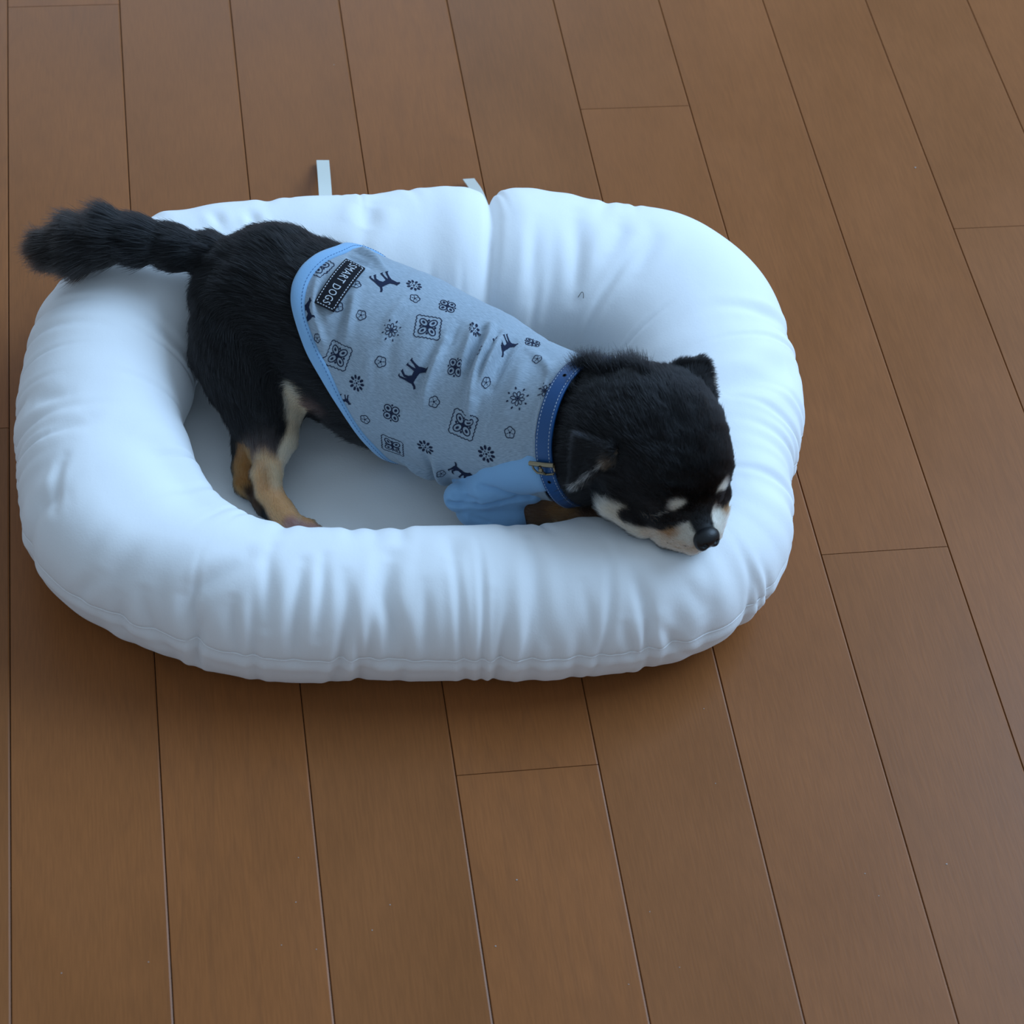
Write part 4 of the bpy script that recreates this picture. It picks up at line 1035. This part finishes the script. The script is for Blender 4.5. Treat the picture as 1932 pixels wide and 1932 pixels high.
def vnoise(X, sc, seed): return np.stack([noise2(X[:, 0] / sc + 200 + X[:, 2] / sc * .7, X[:, 1] / sc + 200 + X[:, 2] / sc * .7, 128, 128, seed + i) for i in range(3)], 1)
FLW = nrm(FLW + .22 * vnoise(RT, 14, 50) + .16 * vnoise(RT, 4.5, 60) + rng.normal(0, .10, (NF_, 3)))
cols = coat(RT, .45) * np.clip(rng.normal(1, .13, (NF_, 1)), .6, 1.5)
white_f = rng.random(NF_) < .004; cols[white_f & (fpos > -60) & (cols.max(1) < .05)] = .10
NPT = 5; tq = np.linspace(0, 1, NPT)
dirs = nrm(RN * LF_[:, None] + FLW)
end = nrm(RN * (LF_ * .35)[:, None] + FLW + np.array([0, 0, -.12]))
HP = np.zeros((NF_, NPT, 3)); HP[:, 0] = RT - RN * .3
for k in range(1, NPT):
    f = (k - .5) / (NPT - 1); HP[:, k] = HP[:, k - 1] + nrm(dirs * (1 - f) + end * f) * (LN / (NPT - 1))[:, None]
HP[:, 2:] += (vnoise(RT, 2.2, 80) * .06 * LN[:, None])[:, None] * (tq[2:] ** 2)[None, :, None]
parts_fur = [(HP, cols, np.full(NF_, .085) + .03 * (LN > 8))]
def extra(px_pts, n, spread, L, dirv, col, rad=.09, lift=0, jit=.25, z=None):
    """tufts and whiskers: hairs rooted round given points, all pointing dirv"""
    X = cast(px_pts) if z is None else np.array([PT(a, b_, z) for a, b_ in px_pts])
    X = np.repeat(X, n, 0) + rng.normal(0, spread, (len(X) * n, 3)); dv = np.asarray(dirv, float); 
    if dv.ndim > 1: dv = np.repeat(dv, n, 0)
    d1 = nrm(nrm(dv) + rng.normal(0, jit, X.shape)); d2 = nrm(d1 + rng.normal(0, jit * .5, X.shape) + np.array([0, 0, -.15])); Lr = L * rng.uniform(.6, 1.15, len(X))
    H = np.zeros((len(X), NPT, 3)); H[:, 0] = X
    for k in range(1, NPT): f = k / (NPT - 1); H[:, k] = H[:, k - 1] + nrm(d1 * (1 - f) + d2 * f) * (Lr / (NPT - 1))[:, None]
    parts_fur.append((H, np.tile(np.asarray(col, float), (len(X), 1)) * rng.uniform(.7, 1.2, (len(X), 1)), np.full(len(X), rad)))
def imdir(p0, p1, z=110): return PT(*p1, z) - PT(*p0, z)
UPI = RC @ np.array([0, 1.0, 0]); RTI = RC @ np.array([1.0, 0, 0])       # up / right as the picture shows them, as room directions
BK = BLACK * 1.1
extra([(1096, 712), (1104, 708), (1112, 706), (1120, 706), (1128, 708), (1136, 710)], 420, 1.8, 12.5, UPI * 1.0 - RTI * .22, BK, .085, jit=.3)
extra([(1145, 710), (1154, 708), (1163, 706), (1172, 704)], 260, 1.8, 10, UPI * .9 - RTI * .30, BK, .085, jit=.22)
extra([(1180, 698), (1190, 695), (1200, 696), (1210, 700), (1222, 706)], 260, 1.8, 10, UPI * .9 - RTI * .35, BK, .085, jit=.22)
extra([(1088, 722), (1084, 736)], 160, 1.4, 7, UPI * .8 - RTI * .55, BK, .085, jit=.25)
# long hairs along the folded ear's edge, white inside the fold
for u in np.linspace(0.05, 1, 16):
    X = EB + (ETB - EB) * u - rays(proj((EB + (ETB - EB) * u)[None]))[0] * 3.2; p_ = proj(X[None])[0]
    d0 = nrm(ETB - EB)
    H = (X, )
    parts_fur_col = WHITE * 1.25 if u > .1 else TAN * .4 + CREAM * .2
    n = 60 if u < .85 else 30; Xs = X + rng.normal(0, .6, (n, 3)); dv = nrm(d0 + rng.normal(0, .16, (n, 3)) - UPI * .12); Lr = 6.5 * rng.uniform(.5, 1.1, n)
    Hh = np.stack([Xs + dv * (Lr * f)[:, None] for f in tq], 1); parts_fur.append((Hh, np.tile(parts_fur_col, (n, 1)) * rng.uniform(.7, 1.15, (n, 1)), np.full(n, .08)))
for u in np.linspace(.1, 1, 12):
    X = EB + (ETA - EB) * u + np.array([0, 0, 1.4]); n = 18; Xs = X + rng.normal(0, .7, (n, 3)); dv = nrm(nrm(ETA - EB) + rng.normal(0, .15, (n, 3)) + UPI * .1); Lr = 6 * rng.uniform(.5, 1.1, n)
    parts_fur.append((np.stack([Xs + dv * (Lr * f)[:, None] for f in tq], 1), np.tile(np.array([.05, .06, .085]), (n, 1)), np.full(n, .09)))
# streaks beside the eye and the wisps that trail from the brow spot
extra([(1262, 962), (1254, 965), (1248, 968)], 40, .9, 6, -Fd * .7 + Sd * .0 - UPI * .5, CREAM * .8, .07, jit=.12)
extra([(1226, 974), (1236, 984), (1218, 972)], 14, .8, 5, -Fd, BROWN * 3.5, .08, jit=.12)
# dark hairs on the brow spot
extra([(1272, 958), (1276, 962), (1280, 957), (1284, 966), (1268, 964)], 6, .8, 2.2, UPI * .5 - RTI * .8, BLACK, .1, jit=.3)
def concat(pf): return np.concatenate([a for a, _, _ in pf]), np.concatenate([b_ for _, b_, _ in pf]), np.concatenate([c for _, _, c in pf])
# push hair points out of the bedding, the floor and the collar
def hair_obj(name, H, Cc, Rr, m, **k):
    H = H.copy(); H[..., 2] = np.maximum(H[..., 2], 1.0)
    hc = bpy.data.hair_curves.new(name); hc.add_curves([NPT] * len(H))
    hc.attributes['position'].data.foreach_set('vector', ((H - np.asarray(DL)) * MM).astype(np.float32).ravel())
    ra = hc.attributes.get('radius') or hc.attributes.new('radius', 'FLOAT', 'POINT')
    ra.data.foreach_set('value', (Rr[:, None] * (1 - .78 * tq[None] ** 1.5) * MM).astype(np.float32).ravel())
    ca = hc.attributes.new('fur_color', 'FLOAT_COLOR', 'CURVE'); ca.data.foreach_set('color', np.c_[Cc, np.ones(len(Cc))].astype(np.float32).ravel())
    hc.materials.append(m); o = bpy.data.objects.new(name, hc); link(o, dog, **k); return o
furm = bpy.data.materials.new('fur'); furm.use_nodes = True; nt = furm.node_tree; nt.nodes.remove(nt.nodes['Principled BSDF'])
hb_ = nt.nodes.new('ShaderNodeBsdfHairPrincipled'); hb_.model = 'CHIANG'; hb_.parametrization = 'COLOR'
fa_ = nt.nodes.new('ShaderNodeAttribute'); fa_.attribute_name = 'fur_color'; nt.links.new(fa_.outputs['Color'], hb_.inputs['Color'])
hb_.inputs['IOR'].default_value = 1.40; hb_.inputs['Roughness'].default_value = .36; hb_.inputs['Radial Roughness'].default_value = .5; hb_.inputs['Coat'].default_value = 0.0
nt.links.new(hb_.outputs[0], nt.nodes['Material Output'].inputs['Surface'])
H, Cc, Rr = concat(parts_fur); print('hairs', len(H), round(time.time() - T0, 1))
hair_obj('fur', H, Cc, Rr, furm, kind='stuff')
# whiskers, short and dark on the near cheek, pale ones beyond the nose
parts_fur = []
zz = lambda X, Y: (1200 + X / 9.66, 900 + Y / 9.66)
for X, Y, L in [(580, 1200, 5), (640, 1175, 4), (690, 1160, 3.5), (610, 1290, 3.5), (640, 1270, 3), (700, 1340, 4.5), (740, 1310, 4), (760, 1210, 2), (780, 1370, 3), (850, 1250, 2), (870, 1140, 2), (910, 980, 2), (930, 1270, 2.4), (985, 1300, 2), (960, 1260, 2), (1040, 985, 2.2), (1000, 970, 2), (820, 1330, 3), (900, 1350, 2.4), (1060, 1370, 2.6), (1100, 1390, 2.4)]:
    q = zz(X, Y); Xc = cast([q], .6); n_ = grad(Xc); extra([q], 1, .1, L, n_ * .5 - Fd + rng.normal(0, .15, 3), (.012, .012, .014), .2, jit=.05)
for X, Y in [(1500, 760), (1560, 830), (1560, 920), (1480, 700), (1500, 870)]:
    q = zz(X - 60, Y); extra([zz(1420, Y)], 1, .3, 9, RTI + UPI * rng.uniform(-.1, .35), (.45, .40, .36), .07, jit=.1, z=98)
for q in [(1225, 985), (1222, 972)]: pass
H, Cc, Rr = concat(parts_fur); hair_obj('whiskers', H, Cc, Rr, furm, kind='stuff', label='short dark whiskers on the pale muzzle')
# far eyelashes / the one dark hair on the bed
V, F = tube(catmull([P(1089, 557, 52) + [0, 0, 1], P(1095, 555, 53), P(1103, 560, 52)], 8), .3, 5)

# ------------------------------------------------------------------ bolster surface, pressed in where the dog lies on it
SURF = base + nor * D[..., None]
lo, hi = SURF.min((0, 1)), SURF.max((0, 1))
for _ in range(6):
    d = body_sdf(SURF.reshape(-1, 3), margin=16).reshape(NS, NT)
    pen = np.clip(1.2 - d, 0, 12)
    for _k in range(3): pen = np.maximum(pen, 0.96 * (np.roll(pen, 2, 0) + np.roll(pen, -2, 0) + np.roll(pen, 2, 1) + np.roll(pen, -2, 1)) / 4)
    if pen.max() < 0.3: break
    D = D - pen * 0.85
    SURF = base + nor * D[..., None]
SURF[..., 2] = np.maximum(SURF[..., 2], 0.6 + 0.15 * np.abs(np.sin(S_mm * .2)))
mesh('bolster', SURF.reshape(-1, 3), grid_faces(NS, NT, True, True)[:, ::-1] if sgn > 0 else grid_faces(NS, NT, True, True), cotton, bed)
# seam thread
js = int(np.argmin(np.abs(th - 0.02)))
sp = SURF[::3, js] + nor[::3, js] * 0.15
V, F = tube(sp, 0.42, 6, True); mesh('seam', V, F, thread, bed)
# a single shed hair on the inner slope of the rim, and a few specks of lint on the boards
i_, t_h = st_at(1096, 557); ii = int(np.argmin(np.abs(CL - i_))); jj = int(np.argmin(np.abs(th - t_h)))
h0 = [SURF[(ii + a) % NS, (jj + b_) % NT] + nor[ii, jj] * .6 for a, b_ in ((-3, 1), (-1, -1), (1, -1), (3, 0), (4, 1))]
V, F = tube(catmull(np.array(h0), 14), .17, 6)
mesh('shed_hair', V, F, mat('shed_hair_dark', (.03, .02, .015), .6), None, label='single short dark hair on the inner slope of the white rim', cat='hair', loc=tuple(h0[2]))
dv, df = [], []
for px, py, r in [(975, 1660, 1.0), (935, 1785, .9), (702, 1755, .7), (736, 1707, .7), (563, 1618, .6), (558, 1702, .7), (531, 1783, .6), (597, 1791, .6), (116, 1836, .7), (280, 1815, .6), (1186, 1857, .6), (1226, 1720, .6), (1282, 1825, .6), (1350, 1478, .6), (1632, 1648, .7), (1786, 1630, 1.0), (1658, 1690, .7), (1328, 1337, .6), (630, 122, .7), (1727, 316, 1.3)]:
    c = P(px, py, .25 * r); k = len(dv); a0 = px % 7
    dv += [c + r * .5 * np.array([math.cos(a0 + t), .7 * math.sin(a0 + t), 0]) for t in np.linspace(0, 2 * np.pi, 5, endpoint=False)] + [c + np.array([0, 0, .3 * r])]
    df += [[k + i, k + (i + 1) % 5, k + 5] for i in range(5)]
o_ = mesh('dust', np.array(dv), df, mat('dust_grey', (.45, .44, .42), .9), floor, kind='stuff')
print('script seconds', round(time.time() - T0, 1))
